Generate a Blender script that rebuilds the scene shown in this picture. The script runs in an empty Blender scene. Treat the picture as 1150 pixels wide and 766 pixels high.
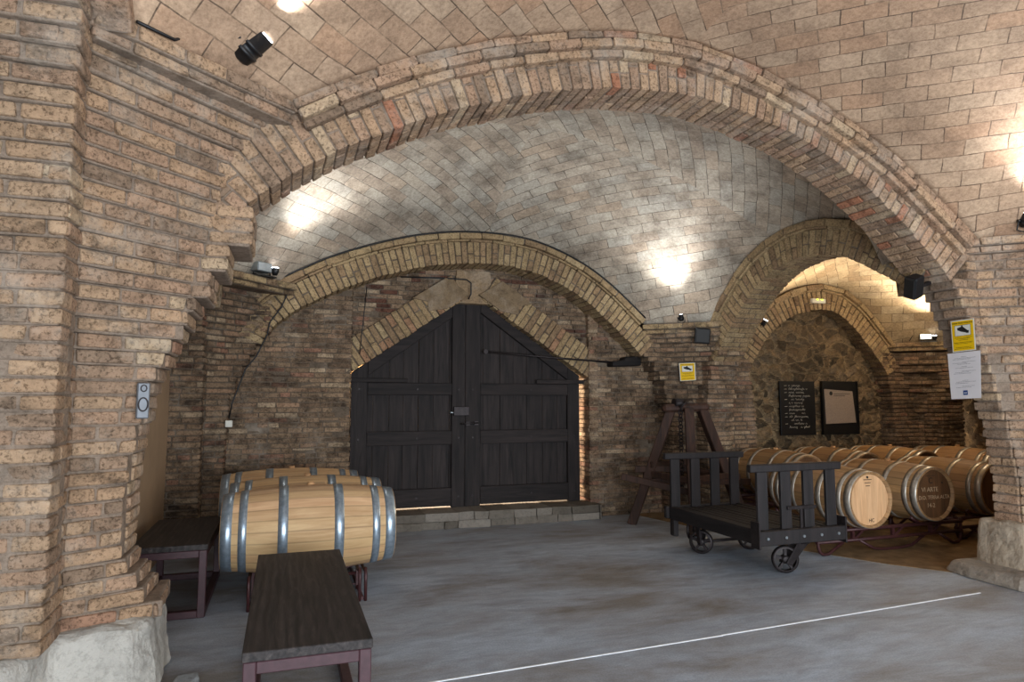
import bpy, math, random
import numpy as np
from mathutils import Vector, Matrix
R = random.Random(7)
PI = math.pi
scene = bpy.context.scene
COL = scene.collection

# ------------------------------------------------------------------ helpers
def lin(c):
    return tuple(((v/255)/12.92 if v/255 <= .04045 else ((v/255+.055)/1.055)**2.4) for v in c)

class MB:
    """collects faces into one mesh; every face has a material slot and a tint"""
    def __init__(s):
        s.v = []; s.f = []; s.m = []; s.c = []; s.sm = []
    def face(s, idx, m=0, c=(.5, .5, .5), smooth=False):
        s.f.append(tuple(idx)); s.m.append(m); s.c.append(c); s.sm.append(smooth)
    def hexa(s, p, m=0, c=(.5, .5, .5), jit=0.0):
        """p: 8 points, bottom loop 0-3 then top loop 4-7"""
        b = len(s.v)
        for q in p:
            if jit:
                q = (q[0]+R.uniform(-jit, jit), q[1]+R.uniform(-jit, jit), q[2]+R.uniform(-jit, jit)*.7)
            s.v.append(tuple(q))
        for q in ((0, 3, 2, 1), (4, 5, 6, 7), (0, 1, 5, 4), (1, 2, 6, 5), (2, 3, 7, 6), (3, 0, 4, 7)):
            s.face([b+i for i in q], m, c)
    def box(s, x0, y0, z0, x1, y1, z1, m=0, c=(.5, .5, .5), jit=0.0):
        s.hexa([(x0, y0, z0), (x1, y0, z0), (x1, y1, z0), (x0, y1, z0),
                (x0, y0, z1), (x1, y0, z1), (x1, y1, z1), (x0, y1, z1)], m, c, jit)
    def bar(s, a, b, w, h, m=0, c=(.5, .5, .5), upv=(0, 0, 1)):
        a = Vector(a); b = Vector(b); d = (b-a).normalized()
        u = Vector(upv)
        if abs(d.dot(u)) > .97: u = Vector((1, 0, 0))
        sd = d.cross(u).normalized(); u = sd.cross(d).normalized()
        P = []
        for q in (a, b):
            P.append([q-sd*w/2-u*h/2, q+sd*w/2-u*h/2, q+sd*w/2+u*h/2, q-sd*w/2+u*h/2])
        s.hexa(P[0]+P[1], m, c)
    def tube(s, pts, r, n=8, m=0, c=(.5, .5, .5), closed=False):
        pts = [Vector(p) for p in pts]; k = len(pts); b = len(s.v)
        ref = None
        for i, p in enumerate(pts):
            if closed: t = (pts[(i+1) % k]-pts[i-1])
            else: t = pts[min(i+1, k-1)]-pts[max(i-1, 0)]
            t.normalize()
            if ref is None:
                ref = Vector((0, 0, 1)) if abs(t.z) < .9 else Vector((1, 0, 0))
            x = t.cross(ref).normalized(); y = x.cross(t).normalized(); ref = y
            for j in range(n):
                a = 2*PI*j/n
                s.v.append(tuple(p+x*math.cos(a)*r+y*math.sin(a)*r))
        rng = k if closed else k-1
        for i in range(rng):
            for j in range(n):
                i2 = (i+1) % k; j2 = (j+1) % n
                s.face([b+i*n+j, b+i*n+j2, b+i2*n+j2, b+i2*n+j], m, c, True)
        if not closed:
            s.face([b+j for j in range(n)][::-1], m, c); s.face([b+(k-1)*n+j for j in range(n)], m, c)
    def lathe(s, prof, n=32, axis='x', o=(0, 0, 0), m=0, cf=None, cap=True, smooth=True):
        """prof: list of (t, r) along axis"""
        b = len(s.v); k = len(prof)
        for t, r in prof:
            for j in range(n):
                a = 2*PI*j/n; p, q = r*math.cos(a), r*math.sin(a)
                P = {'x': (t, p, q), 'y': (q, t, p), 'z': (p, q, t)}[axis]
                s.v.append((P[0]+o[0], P[1]+o[1], P[2]+o[2]))
        for i in range(k-1):
            for j in range(n):
                j2 = (j+1) % n
                s.face([b+i*n+j, b+i*n+j2, b+(i+1)*n+j2, b+(i+1)*n+j], m, cf(j) if cf else (.5, .5, .5), smooth)
        if cap:
            s.face([b+j for j in range(n)][::-1], m, cf(0) if cf else (.5,)*3)
            s.face([b+(k-1)*n+j for j in range(n)], m, cf(0) if cf else (.5,)*3)
    def prism(s, poly, axis, a0, a1, m=0, c=(.5, .5, .5), top=None):
        """extrude a 2D polygon along axis ('z','y','x')"""
        def P(u, v, w):
            return {'z': (u, v, w), 'y': (u, w, v), 'x': (w, u, v)}[axis]
        n = len(poly); b = len(s.v)
        for u, v in poly: s.v.append(P(u, v, a0))
        for u, v in (top or poly): s.v.append(P(u, v, a1))
        s.face(list(range(b, b+n))[::-1], m, c); s.face(range(b+n, b+2*n), m, c)
        for i in range(n):
            j = (i+1) % n
            s.face([b+i, b+j, b+n+j, b+n+i], m, c)
    def build(s, name, mats, parent=None, bevel=0, seg=1, recalc=True, uv=None):
        me = bpy.data.meshes.new(name)
        me.from_pydata(s.v, [], s.f)
        if not isinstance(mats, (list, tuple)): mats = [mats]
        for q in mats: me.materials.append(q)
        me.polygons.foreach_set('material_index', s.m)
        me.polygons.foreach_set('use_smooth', s.sm)
        at = me.color_attributes.new('tint', 'FLOAT_COLOR', 'CORNER')
        arr = []
        for f, c in zip(s.f, s.c):
            arr.extend((*c[:3], 1.0)*len(f))
        at.data.foreach_set('color', arr)
        me.validate(); me.update()
        if recalc:
            import bmesh
            bm = bmesh.new(); bm.from_mesh(me)
            bmesh.ops.recalc_face_normals(bm, faces=bm.faces[:])
            bm.to_mesh(me); bm.free()
        o = bpy.data.objects.new(name, me); COL.objects.link(o)
        if parent: o.parent = parent
        if bevel:
            md = o.modifiers.new('bevel', 'BEVEL'); md.width = bevel; md.segments = seg
            md.limit_method = 'ANGLE'; md.angle_limit = math.radians(40)
        return o

def tag(o, label=None, cat=None, group=None, kind=None):
    if label: o['label'] = label
    if cat: o['category'] = cat
    if group: o['group'] = group
    if kind: o['kind'] = kind
    return o
def empty(name, loc, label, cat, group=None, rz=0):
    o = bpy.data.objects.new(name, None); COL.objects.link(o)
    o.location = loc; o.rotation_euler = (0, 0, rz); o.empty_display_size = .1
    return tag(o, label, cat, group)
def copy_tree(o, parent=None):
    c = o.copy(); COL.objects.link(c)
    if parent: c.parent = parent
    for ch in list(o.children): copy_tree(ch, c)
    return c
def interp(tab, z):
    if z <= tab[0][0]: return tab[0][1]
    for (a, u), (b, v) in zip(tab, tab[1:]):
        if z <= b: return u+(v-u)*(z-a)/(b-a)
    return tab[-1][1]
def step(tab, z):
    r = tab[0][1]
    for a, u in tab:
        if z >= a: r = u
    return r

# ------------------------------------------------------------------ materials
def new_mat(name):
    m = bpy.data.materials.new(name); m.use_nodes = True
    nt = m.node_tree; nt.nodes.clear()
    out = nt.nodes.new('ShaderNodeOutputMaterial'); b = nt.nodes.new('ShaderNodeBsdfPrincipled')
    nt.links.new(b.outputs[0], out.inputs[0])
    def N(t, **k):
        n = nt.nodes.new(t)
        for a, v in k.items():
            if a in n.inputs: n.inputs[a].default_value = v
            else: setattr(n, a, v)
        return n
    return m, nt, b, N, nt.links.new
def ramp(nt, stops):
    r = nt.nodes.new('ShaderNodeValToRGB'); e = r.color_ramp.elements
    while len(e) < len(stops): e.new(.5)
    for q, (p, c) in zip(e, stops):
        q.position = p; q.color = (*c, 1) if len(c) == 3 else c
    return r
def mixc(N, L, a, b, fac, mode='MIX'):
    n = N('ShaderNodeMix', data_type='RGBA', blend_type=mode)
    for s, v in ((0, fac), (6, a), (7, b)):
        if hasattr(v, 'links') or hasattr(v, 'is_output'): L(v, n.inputs[s])
        else: n.inputs[s].default_value = v if s == 0 else (*v, 1)
    return n.outputs[2]
def obj_coord(N, L, scale=(1, 1, 1)):
    t = N('ShaderNodeTexCoord'); mp = N('ShaderNodeMapping'); mp.inputs['Scale'].default_value = scale
    L(t.outputs['Object'], mp.inputs[0]); return mp.outputs[0]

def mat_masonry(name, rough=.92, mott=.5, spot=.5, bump=.6, soot=.0, sootcol=(40, 33, 28), scale=1.0, lime=0.0, soots=1.7, sootlo=.5, limecol=(196, 184, 168)):
    """tint colour attribute x mottling, dark pits, soot stains and pale lime bloom"""
    m, nt, b, N, L = new_mat(name)
    at = N('ShaderNodeAttribute', attribute_name='tint')
    co = obj_coord(N, L)
    n1 = N('ShaderNodeTexNoise', Scale=11.0*scale, Detail=6.0, Roughness=.7); L(co, n1.inputs['Vector'])
    r1 = ramp(nt, [(.32, (1-mott,)*3), (.52, (1, 1, 1)), (.75, (1+mott*.4,)*3)]); L(n1.outputs[0], r1.inputs[0])
    c = mixc(N, L, at.outputs['Color'], r1.outputs[0], 1.0, 'MULTIPLY')
    n2 = N('ShaderNodeTexNoise', Scale=52.0*scale, Detail=5.0, Roughness=.75); L(co, n2.inputs['Vector'])
    r2 = ramp(nt, [(.38, (1-spot, 1-spot*1.03, 1-spot*1.05)), (.5, (1, 1, 1))]); L(n2.outputs[0], r2.inputs[0])
    c = mixc(N, L, c, r2.outputs[0], 1.0, 'MULTIPLY')
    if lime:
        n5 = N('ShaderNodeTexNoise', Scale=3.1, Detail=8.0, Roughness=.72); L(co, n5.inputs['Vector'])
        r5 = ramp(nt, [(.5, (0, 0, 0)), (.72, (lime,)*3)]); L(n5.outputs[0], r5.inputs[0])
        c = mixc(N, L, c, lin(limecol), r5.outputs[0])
    if soot:
        mp = N('ShaderNodeMapping'); mp.inputs['Location'].default_value = (7.3, 2.1, 4.4); mp.inputs['Scale'].default_value = (1, 1, 1.9); L(co, mp.inputs[0])
        n3 = N('ShaderNodeTexNoise', Scale=soots, Detail=8.0, Roughness=.7); L(mp.outputs[0], n3.inputs['Vector'])
        r3 = ramp(nt, [(sootlo, (0, 0, 0)), (sootlo+.16, (soot,)*3)]); L(n3.outputs[0], r3.inputs[0])
        c = mixc(N, L, c, lin(sootcol), r3.outputs[0])
    L(c, b.inputs['Base Color']); b.inputs['Roughness'].default_value = rough
    b.inputs['Specular IOR Level'].default_value = .2
    n4 = N('ShaderNodeTexNoise', Scale=26.0*scale, Detail=7.0, Roughness=.75); L(co, n4.inputs['Vector'])
    bp = N('ShaderNodeBump', Strength=bump, Distance=.025); L(n4.outputs[0], bp.inputs['Height'])
    L(bp.outputs[0], b.inputs['Normal'])
    return m

def mat_tile(name, cols, mort, w=.30, h=.145, dirt=(70, 58, 48), dirt_amt=.5):
    m, nt, b, N, L = new_mat(name)
    uv = N('ShaderNodeUVMap', uv_map='UVMap')
    nz = N('ShaderNodeTexNoise', Scale=3.5, Detail=3.0); L(uv.outputs[0], nz.inputs['Vector'])
    va = N('ShaderNodeVectorMath', operation='SCALE'); va.inputs['Scale'].default_value = .035
    L(nz.outputs['Color'], va.inputs[0])
    ad = N('ShaderNodeVectorMath', operation='ADD'); L(uv.outputs[0], ad.inputs[0]); L(va.outputs[0], ad.inputs[1])
    br = N('ShaderNodeTexBrick', offset=.5)
    br.inputs['Color1'].default_value = (0, 0, 0, 1); br.inputs['Color2'].default_value = (1, 1, 1, 1)
    br.inputs['Mortar'].default_value = (.5, .5, .5, 1)
    br.inputs['Scale'].default_value = 1.0; br.inputs['Mortar Size'].default_value = .0045
    br.inputs['Mortar Smooth'].default_value = .25; br.inputs['Bias'].default_value = 0
    br.inputs['Brick Width'].default_value = w; br.inputs['Row Height'].default_value = h
    L(ad.outputs[0], br.inputs['Vector'])
    co = obj_coord(N, L)
    n1 = N('ShaderNodeTexNoise', Scale=2.6, Detail=8.0, Roughness=.72); L(co, n1.inputs['Vector'])
    r1 = ramp(nt, [(.44, (0, 0, 0)), (.68, (dirt_amt,)*3)]); L(n1.outputs[0], r1.inputs[0])
    rc = ramp(nt, [((i+.5)/len(cols), lin(q)) for i, q in enumerate(cols)]); L(br.outputs['Color'], rc.inputs[0])
    mf = N('ShaderNodeMath', operation='MULTIPLY'); nj = N('ShaderNodeTexNoise', Scale=5.0, Detail=4.0, Roughness=.7); L(co, nj.inputs['Vector'])
    rj = ramp(nt, [(.35, (.15,)*3), (.6, (1, 1, 1))]); L(nj.outputs[0], rj.inputs[0]); L(br.outputs['Fac'], mf.inputs[0]); L(rj.outputs[0], mf.inputs[1])
    c = mixc(N, L, rc.outputs[0], lin(mort), mf.outputs[0])
    c = mixc(N, L, c, lin(dirt), r1.outputs[0])
    n2 = N('ShaderNodeTexNoise', Scale=38.0, Detail=6.0, Roughness=.78); L(co, n2.inputs['Vector'])
    r2 = ramp(nt, [(.3, (.62, .6, .58)), (.62, (1.1, 1.1, 1.1))]); L(n2.outputs[0], r2.inputs[0])
    c = mixc(N, L, c, r2.outputs[0], 1.0, 'MULTIPLY')
    L(c, b.inputs['Base Color']); b.inputs['Roughness'].default_value = .9
    b.inputs['Specular IOR Level'].default_value = .2
    iv = N('ShaderNodeMath', operation='SUBTRACT'); iv.inputs[0].default_value = 1.0; L(br.outputs['Fac'], iv.inputs[1])
    ml = N('ShaderNodeMath', operation='MULTIPLY_ADD'); L(n2.outputs[0], ml.inputs[0]); ml.inputs[1].default_value = .5; L(iv.outputs[0], ml.inputs[2])
    bp = N('ShaderNodeBump', Strength=.55, Distance=.012); L(ml.outputs[0], bp.inputs['Height']); L(bp.outputs[0], b.inputs['Normal'])
    return m

def mat_wood(name, dark, light, axis='x', scale=1.0, rough=.7, tint=False, bump=.3, spec=.3, contrast=1.0):
    """grain stretched along the given axis"""
    m, nt, b, N, L = new_mat(name)
    s = {'x': (1.2, 14, 14), 'y': (14, 1.2, 14), 'z': (14, 14, 1.2)}[axis]
    co = obj_coord(N, L, tuple(q*scale for q in s))
    n1 = N('ShaderNodeTexNoise', Scale=1.6, Detail=8.0, Roughness=.65, Distortion=.6); L(co, n1.inputs['Vector'])
    r1 = ramp(nt, [(.5-.2/contrast, lin(dark)), (.5+.2/contrast, lin(light))]); L(n1.outputs[0], r1.inputs[0])
    c = r1.outputs[0]
    if tint:
        at = N('ShaderNodeAttribute', attribute_name='tint')
        c = mixc(N, L, c, at.outputs['Color'], 1.0, 'MULTIPLY')
    L(c, b.inputs['Base Color']); b.inputs['Roughness'].default_value = rough
    b.inputs['Specular IOR Level'].default_value = spec
    bp = N('ShaderNodeBump', Strength=bump, Distance=.006); L(n1.outputs[0], bp.inputs['Height']); L(bp.outputs[0], b.inputs['Normal'])
    return m

def mat_plain(name, col, rough=.6, metal=0.0, noise=.25, nscale=20.0, bump=.1, spec=.4):
    m, nt, b, N, L = new_mat(name)
    co = obj_coord(N, L)
    n1 = N('ShaderNodeTexNoise', Scale=nscale, Detail=5.0, Roughness=.6); L(co, n1.inputs['Vector'])
    c = lin(col)
    r1 = ramp(nt, [(.3, tuple(q*(1-noise) for q in c)), (.7, tuple(min(1, q*(1+noise)) for q in c))]); L(n1.outputs[0], r1.inputs[0])
    L(r1.outputs[0], b.inputs['Base Color']); b.inputs['Roughness'].default_value = rough
    b.inputs['Metallic'].default_value = metal; b.inputs['Specular IOR Level'].default_value = spec
    if bump:
        bp = N('ShaderNodeBump', Strength=bump, Distance=.006); L(n1.outputs[0], bp.inputs['Height']); L(bp.outputs[0], b.inputs['Normal'])
    return m
def mat_emit(name, col, strength):
    m, nt, b, N, L = new_mat(name)
    b.inputs['Base Color'].default_value = (*lin(col), 1)
    b.inputs['Emission Color'].default_value = (*lin(col), 1); b.inputs['Emission Strength'].default_value = strength
    return m

def mat_floor():
    m, nt, b, N, L = new_mat('floor_concrete')
    co = obj_coord(N, L)
    n1 = N('ShaderNodeTexNoise', Scale=1.1, Detail=8.0, Roughness=.66, Distortion=.4); L(obj_coord(N, L, (.55, 1.3, 1)), n1.inputs['Vector'])
    r1 = ramp(nt, [(.34, lin((126, 121, 116))), (.46, lin((146, 149, 155))), (.58, lin((160, 169, 181))), (.75, lin((176, 186, 199)))]); L(n1.outputs[0], r1.inputs[0])
    n2 = N('ShaderNodeTexNoise', Scale=6.0, Detail=8.0, Roughness=.75, Distortion=.8); L(obj_coord(N, L, (.5, 1.4, 1)), n2.inputs['Vector'])
    r2 = ramp(nt, [(.3, (.72, .71, .70)), (.6, (1.06, 1.06, 1.06))]); L(n2.outputs[0], r2.inputs[0])
    c = mixc(N, L, r1.outputs[0], r2.outputs[0], 1.0, 'MULTIPLY')
    n3 = N('ShaderNodeTexNoise', Scale=90.0, Detail=3.0); L(co, n3.inputs['Vector'])
    r3 = ramp(nt, [(.3, (.84, .84, .84)), (.65, (1.08, 1.08, 1.08))]); L(n3.outputs[0], r3.inputs[0])
    c = mixc(N, L, c, r3.outputs[0], 1.0, 'MULTIPLY')
    # pale scuffs dragged along the floor
    n4 = N('ShaderNodeTexNoise', Scale=2.2, Detail=7.0, Roughness=.8, Distortion=.3); L(obj_coord(N, L, (1, 9, 1)), n4.inputs['Vector'])
    r4 = ramp(nt, [(.66, (0, 0, 0)), (.72, (.55, .55, .55))]); L(n4.outputs[0], r4.inputs[0])
    c = mixc(N, L, c, lin((196, 200, 206)), r4.outputs[0])
    L(c, b.inputs['Base Color'])
    rr = N('ShaderNodeMapRange'); rr.inputs['To Min'].default_value = .5; rr.inputs['To Max'].default_value = .78
    L(n2.outputs[0], rr.inputs[0]); L(rr.outputs[0], b.inputs['Roughness'])
    b.inputs['Specular IOR Level'].default_value = .35
    bp = N('ShaderNodeBump', Strength=.3, Distance=.01); L(n2.outputs[0], bp.inputs['Height']); L(bp.outputs[0], b.inputs['Normal'])
    return m

M = {}
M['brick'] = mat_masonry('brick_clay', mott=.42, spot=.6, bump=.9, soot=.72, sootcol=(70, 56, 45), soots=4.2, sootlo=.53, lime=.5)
M['brick_arch'] = mat_masonry('brick_arch', mott=.4, spot=.55, bump=.85, soot=.5, sootcol=(60, 50, 40), soots=3.0, sootlo=.56)
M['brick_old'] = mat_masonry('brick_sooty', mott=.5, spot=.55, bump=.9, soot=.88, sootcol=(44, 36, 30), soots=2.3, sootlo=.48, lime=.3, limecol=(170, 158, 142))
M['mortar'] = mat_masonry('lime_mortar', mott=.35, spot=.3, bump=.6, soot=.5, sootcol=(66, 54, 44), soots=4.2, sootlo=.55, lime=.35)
M['stone'] = mat_masonry('pale_limestone', mott=.2, spot=.2, bump=1.0, scale=.5, soot=.35, sootcol=(120, 112, 104), soots=3.0, sootlo=.5)
M['rubble'] = mat_masonry('rubble_stone', mott=.5, spot=.55, bump=1.3)
M['tile'] = mat_tile('vault_tile', [(166, 150, 132), (178, 165, 147), (172, 163, 148), (184, 173, 156), (180, 160, 138), (174, 166, 152)], (88, 78, 68), w=.33, h=.135, dirt=(96, 84, 73), dirt_amt=.75)
M['tile_near'] = mat_tile('vault_tile_near', [(172, 142, 116), (182, 156, 130), (176, 146, 119), (186, 160, 134), (178, 144, 116)], (92, 76, 64), dirt=(112, 90, 74), dirt_amt=.55)
M['tile_cellar'] = mat_tile('vault_tile_cellar', [(160, 136, 106), (182, 160, 128), (172, 150, 118), (186, 166, 136)], (80, 68, 56))
M['floor'] = mat_floor()
M['earth'] = mat_plain('packed_earth', (120, 98, 72), .95, noise=.35, nscale=7, bump=.4, spec=.1)
M['panel'] = mat_plain('brown_panel', (156, 130, 102), .75, noise=.12, nscale=3, bump=.05)
M['door'] = mat_wood('door_wood', (15, 12, 12), (50, 42, 40), 'z', 1.0, .75, tint=True, bump=.5)
M['doorh'] = mat_wood('door_rail_wood', (15, 12, 12), (46, 38, 36), 'x', 1.0, .75, tint=True, bump=.5)
def mat_bench():
    m, nt, b, N, L = new_mat('bench_wood')
    co = obj_coord(N, L, (1, .16, 1))
    nz = N('ShaderNodeTexNoise', Scale=5.0, Detail=3.0); L(co, nz.inputs['Vector'])
    wv = N('ShaderNodeTexWave', wave_type='BANDS', bands_direction='X'); wv.inputs['Scale'].default_value = 7.0
    wv.inputs['Distortion'].default_value = 5.0; wv.inputs['Detail'].default_value = 3.0; wv.inputs['Detail Scale'].default_value = 1.6; L(co, wv.inputs['Vector'])
    n0 = N('ShaderNodeTexNoise', Scale=26.0, Detail=7.0, Roughness=.65, Distortion=1.5); L(obj_coord(N, L, (1, .09, 1)), n0.inputs['Vector'])
    hx = N('ShaderNodeMath', operation='MULTIPLY_ADD'); L(wv.outputs[0], hx.inputs[0]); hx.inputs[1].default_value = .1; L(n0.outputs[0], hx.inputs[2])
    r = ramp(nt, [(.38, lin((22, 18, 17))), (.55, lin((42, 36, 34))), (.78, lin((68, 60, 57)))]); L(hx.outputs[0], r.inputs[0])
    n2 = N('ShaderNodeTexNoise', Scale=60.0, Detail=4.0); L(obj_coord(N, L, (1, .06, 1)), n2.inputs['Vector'])
    r2 = ramp(nt, [(.3, (.7, .7, .7)), (.65, (1.12, 1.12, 1.12))]); L(n2.outputs[0], r2.inputs[0])
    c = mixc(N, L, r.outputs[0], r2.outputs[0], 1.0, 'MULTIPLY')
    L(c, b.inputs['Base Color']); b.inputs['Roughness'].default_value = .58; b.inputs['Specular IOR Level'].default_value = .3
    bp = N('ShaderNodeBump', Strength=.25, Distance=.004); L(wv.outputs[0], bp.inputs['Height']); L(bp.outputs[0], b.inputs['Normal'])
    return m
M['bench'] = mat_bench()
M['steel_maroon'] = mat_plain('maroon_steel', (62, 38, 42), .5, .0, .25, 25, .1)
M['rack'] = mat_plain('rack_steel', (64, 34, 34), .45, .2, .25, 25, .1)
M['stave'] = mat_wood('oak_stave', (176, 139, 100), (209, 176, 135), 'x', 1.0, .6, tint=True, bump=.12)
M['stavey'] = mat_wood('oak_stave_cellar', (136, 103, 68), (172, 136, 96), 'y', 1.0, .6, tint=True, bump=.12)
M['head'] = mat_wood('oak_head', (190, 146, 104), (222, 180, 138), 'z', 1.3, .65, tint=True, bump=.12)
M['headd'] = mat_wood('aged_oak_head_shaded', (78, 54, 34), (114, 80, 52), 'z', 1.3, .65, tint=True, bump=.12)  # aged oak, its colour darkened further to imitate shade on the heads
M['hoop'] = mat_plain('galvanised_hoop', (158, 172, 184), .33, .72, .22, 30, .08)
M['hoopd'] = mat_plain('aged_hoop', (176, 168, 156), .36, .65, .25, 30, .08)
M['bung'] = mat_plain('bung_wood', (176, 134, 92), .7)
M['cart'] = mat_wood('cart_wood', (15, 12, 12), (40, 33, 33), 'z', 1.0, .6, bump=.35, spec=.4)
M['carty'] = mat_wood('cart_deck_wood', (14, 12, 12), (38, 33, 33), 'y', 1.0, .65, bump=.35)
M['iron'] = mat_plain('cast_iron', (48, 42, 42), .5, .6, .35, 30, .2)
M['beam'] = mat_wood('hoist_wood', (30, 19, 14), (72, 47, 35), 'z', .8, .7, bump=.35)
M['black'] = mat_plain('black_plastic', (16, 16, 18), .45, noise=.2)
M['chrome'] = mat_plain('grey_metal', (170, 178, 182), .3, .8, .1)
M['white'] = mat_plain('white_plastic', (206, 202, 190), .5, noise=.06)
M['paper'] = mat_plain('white_paper', (206, 200, 200), .8, noise=.04, nscale=5, bump=.0)
M['yellow'] = mat_plain('yellow_sign_face', (222, 178, 12), .35, noise=.05, nscale=5, bump=0)
M['ink'] = mat_plain('black_ink', (24, 22, 20), .6, noise=.1, bump=0)
M['inkblue'] = mat_plain('blue_ink', (32, 62, 116), .6, noise=.1, bump=0)
M['inkgrey'] = mat_plain('grey_ink', (128, 124, 128), .7, noise=.1, bump=0)
M['chalk'] = mat_plain('chalk', (226, 216, 200), .9, noise=.1, bump=0)
M['chalkdim'] = mat_plain('faded_chalk', (178, 150, 118), .9, noise=.2, bump=0)
M['board'] = mat_plain('black_board', (14, 13, 13), .5, noise=.2, bump=.05)
M['plaque'] = mat_plain('grey_plaque', (142, 126, 112), .5, noise=.15, nscale=60, bump=.05)
M['greybox'] = mat_plain('grey_metal_box', (104, 106, 110), .5, .3, .15)
M['lens'] = mat_emit('lamp_face', (236, 244, 255), 14)
M['led'] = mat_emit('green_led', (214, 240, 60), 3)
M['whiteline'] = mat_plain('white_line_paint', (226, 228, 230), .8, noise=.1, bump=0)

BR_NEAR = [(182, 151, 121)]*7+[(176, 144, 114)]*6+[(172, 140, 114)]*7+[(162, 134, 110)]*7+[(164, 126, 102)]+[(146, 122, 101)]*3+[(188, 162, 132)]*2
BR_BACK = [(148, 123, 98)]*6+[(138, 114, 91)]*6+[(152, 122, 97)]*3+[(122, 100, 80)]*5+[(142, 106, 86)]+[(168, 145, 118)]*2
BR_ARCH = [(168, 144, 108)]*6+[(160, 135, 101)]*6+[(152, 126, 96)]*3+[(142, 117, 90)]*2+[(172, 149, 114)]*2
def pick(pal, k=.09):
    c = R.choice(pal); f = 1+R.uniform(-k, k)
    return tuple(min(1, q*f) for q in lin(c))
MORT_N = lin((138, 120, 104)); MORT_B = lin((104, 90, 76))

# ------------------------------------------------------------------ masonry builders
def lay_edge(mb, a, b, z0, z1, pal, joint=.014, blen=.30, depth=.13, jit=.0055, mort=MORT_N, out=.007, trim=0.0, e0=.014, e1=.014):
    """one course of bricks along the plan edge a->b (outside is on the right hand)"""
    a = Vector((a[0], a[1])); b = Vector((b[0], b[1])); d = b-a; Ln = d.length
    if Ln < .012: return
    d.normalize(); n = Vector((d.y, -d.x))
    if trim and Ln > trim+.03: a = a+d*trim; Ln -= trim
    cuts = [0.0]
    if Ln < .18: cuts = [0, Ln]
    else:
        p = R.uniform(.35, 1.0)*blen
        while p < Ln-.06:
            cuts.append(p); p += blen*R.uniform(.72, 1.12) if R.random() > .25 else blen*.5
        cuts.append(Ln)
    for s0, s1 in zip(cuts, cuts[1:]):
        g0 = joint/2 if s0 > 0 else 0; g1 = joint/2 if s1 < Ln else 0
        o = R.uniform(-out, out); c = pick(pal)
        p0 = a+d*(s0+g0)+n*o; p1 = a+d*(s1-g1)+n*o; q1 = p1-n*depth; q0 = p0-n*depth
        mb.hexa([(p0.x, p0.y, z0+joint/2), (p1.x, p1.y, z0+joint/2), (q1.x, q1.y, z0+joint/2), (q0.x, q0.y, z0+joint/2),
                 (p0.x, p0.y, z1-joint/2), (p1.x, p1.y, z1-joint/2), (q1.x, q1.y, z1-joint/2), (q0.x, q0.y, z1-joint/2)], 0, c, jit)
    i = .013
    e0 = min(e0, Ln*.4); e1 = min(e1, Ln*.4)
    p0 = a-n*i+d*e0; p1 = b-n*i-d*e1; q1 = b-n*(depth+.12)-d*e1; q0 = a-n*(depth+.12)+d*e0
    zl = z0-R.uniform(.001, .006); zh = z1+R.uniform(.001, .006)
    mb.hexa([(p0.x, p0.y, zl), (p1.x, p1.y, zl), (q1.x, q1.y, zl), (q0.x, q0.y, zl),
             (p0.x, p0.y, zh), (p1.x, p1.y, zh), (q1.x, q1.y, zh), (q0.x, q0.y, zh)], 1, mort)
def courses(mb, poly, z0, z1, h, pal, mort=MORT_N, core=True, **k):
    n = max(1, round((z1-z0)/h)); h = (z1-z0)/n
    for i in range(n):
        za, zb = z0+i*h, z0+(i+1)*h
        P = poly((za+zb)/2)
        for j, (a, b) in enumerate(zip(P, P[1:])):
            L = math.hypot(b[0]-a[0], b[1]-a[1])
            kk = dict(k); tr = 0
            if len(a) > 2: kk['depth'] = a[2]
            def turn(q, a, b): return (a[0]-q[0])*(b[1]-a[1])-(a[1]-q[1])*(b[0]-a[0])
            if j:
                if turn(P[j-1], a, b) > 1e-4: tr = .126 if L > .3 else .012
                else: kk['e0'] = -.05
            if j < len(P)-2 and turn(a, b, P[j+2]) <= 1e-4: kk['e1'] = -.05
            if tr > .1: kk['e0'] = -.11
            lay_edge(mb, a, b, za, zb, pal, mort=mort, trim=tr, **kk)

def resample(pts, n=240):
    """Catmull-Rom through 2D points, then even arc-length samples"""
    P = [Vector(p) for p in pts]; P = [P[0]*2-P[1]]+P+[P[-1]*2-P[-2]]
    out = []
    for i in range(1, len(P)-2):
        for k in range(24):
            t = k/24
            out.append(.5*((2*P[i])+(P[i+1]-P[i-1])*t+(2*P[i-1]-5*P[i]+4*P[i+1]-P[i+2])*t*t+(3*P[i]-P[i-1]-3*P[i+1]+P[i+2])*t**3))
    out.append(P[-2])
    # smooth a little
    for _ in range(30):
        out = [out[0]]+[(out[i-1]+out[i]*2+out[i+1])/4 for i in range(1, len(out)-1)]+[out[-1]]
    L = [0]
    for a, b in zip(out, out[1:]): L.append(L[-1]+(b-a).length)
    res = []; j = 0
    for i in range(n+1):
        s = L[-1]*i/n
        while j < len(L)-2 and L[j+1] < s: j += 1
        t = (s-L[j])/max(1e-9, L[j+1]-L[j]); res.append(out[j].lerp(out[j+1], min(1, t)))
    return res, L[-1]
class Curve2:
    def __init__(s, pts):
        s.p, s.L = resample(pts)
        s.n = len(s.p)-1
    def at(s, d):
        f = max(0, min(1, d/s.L))*s.n; i = min(int(f), s.n-1); t = f-i
        p = s.p[i].lerp(s.p[i+1], t)
        i0 = max(0, i-6); i1 = min(s.n, i+7); tg = (s.p[i1]-s.p[i0]).normalized()
        return p, Vector((-tg.y, tg.x))     # outward normal (curve runs left to right over the top)
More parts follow.
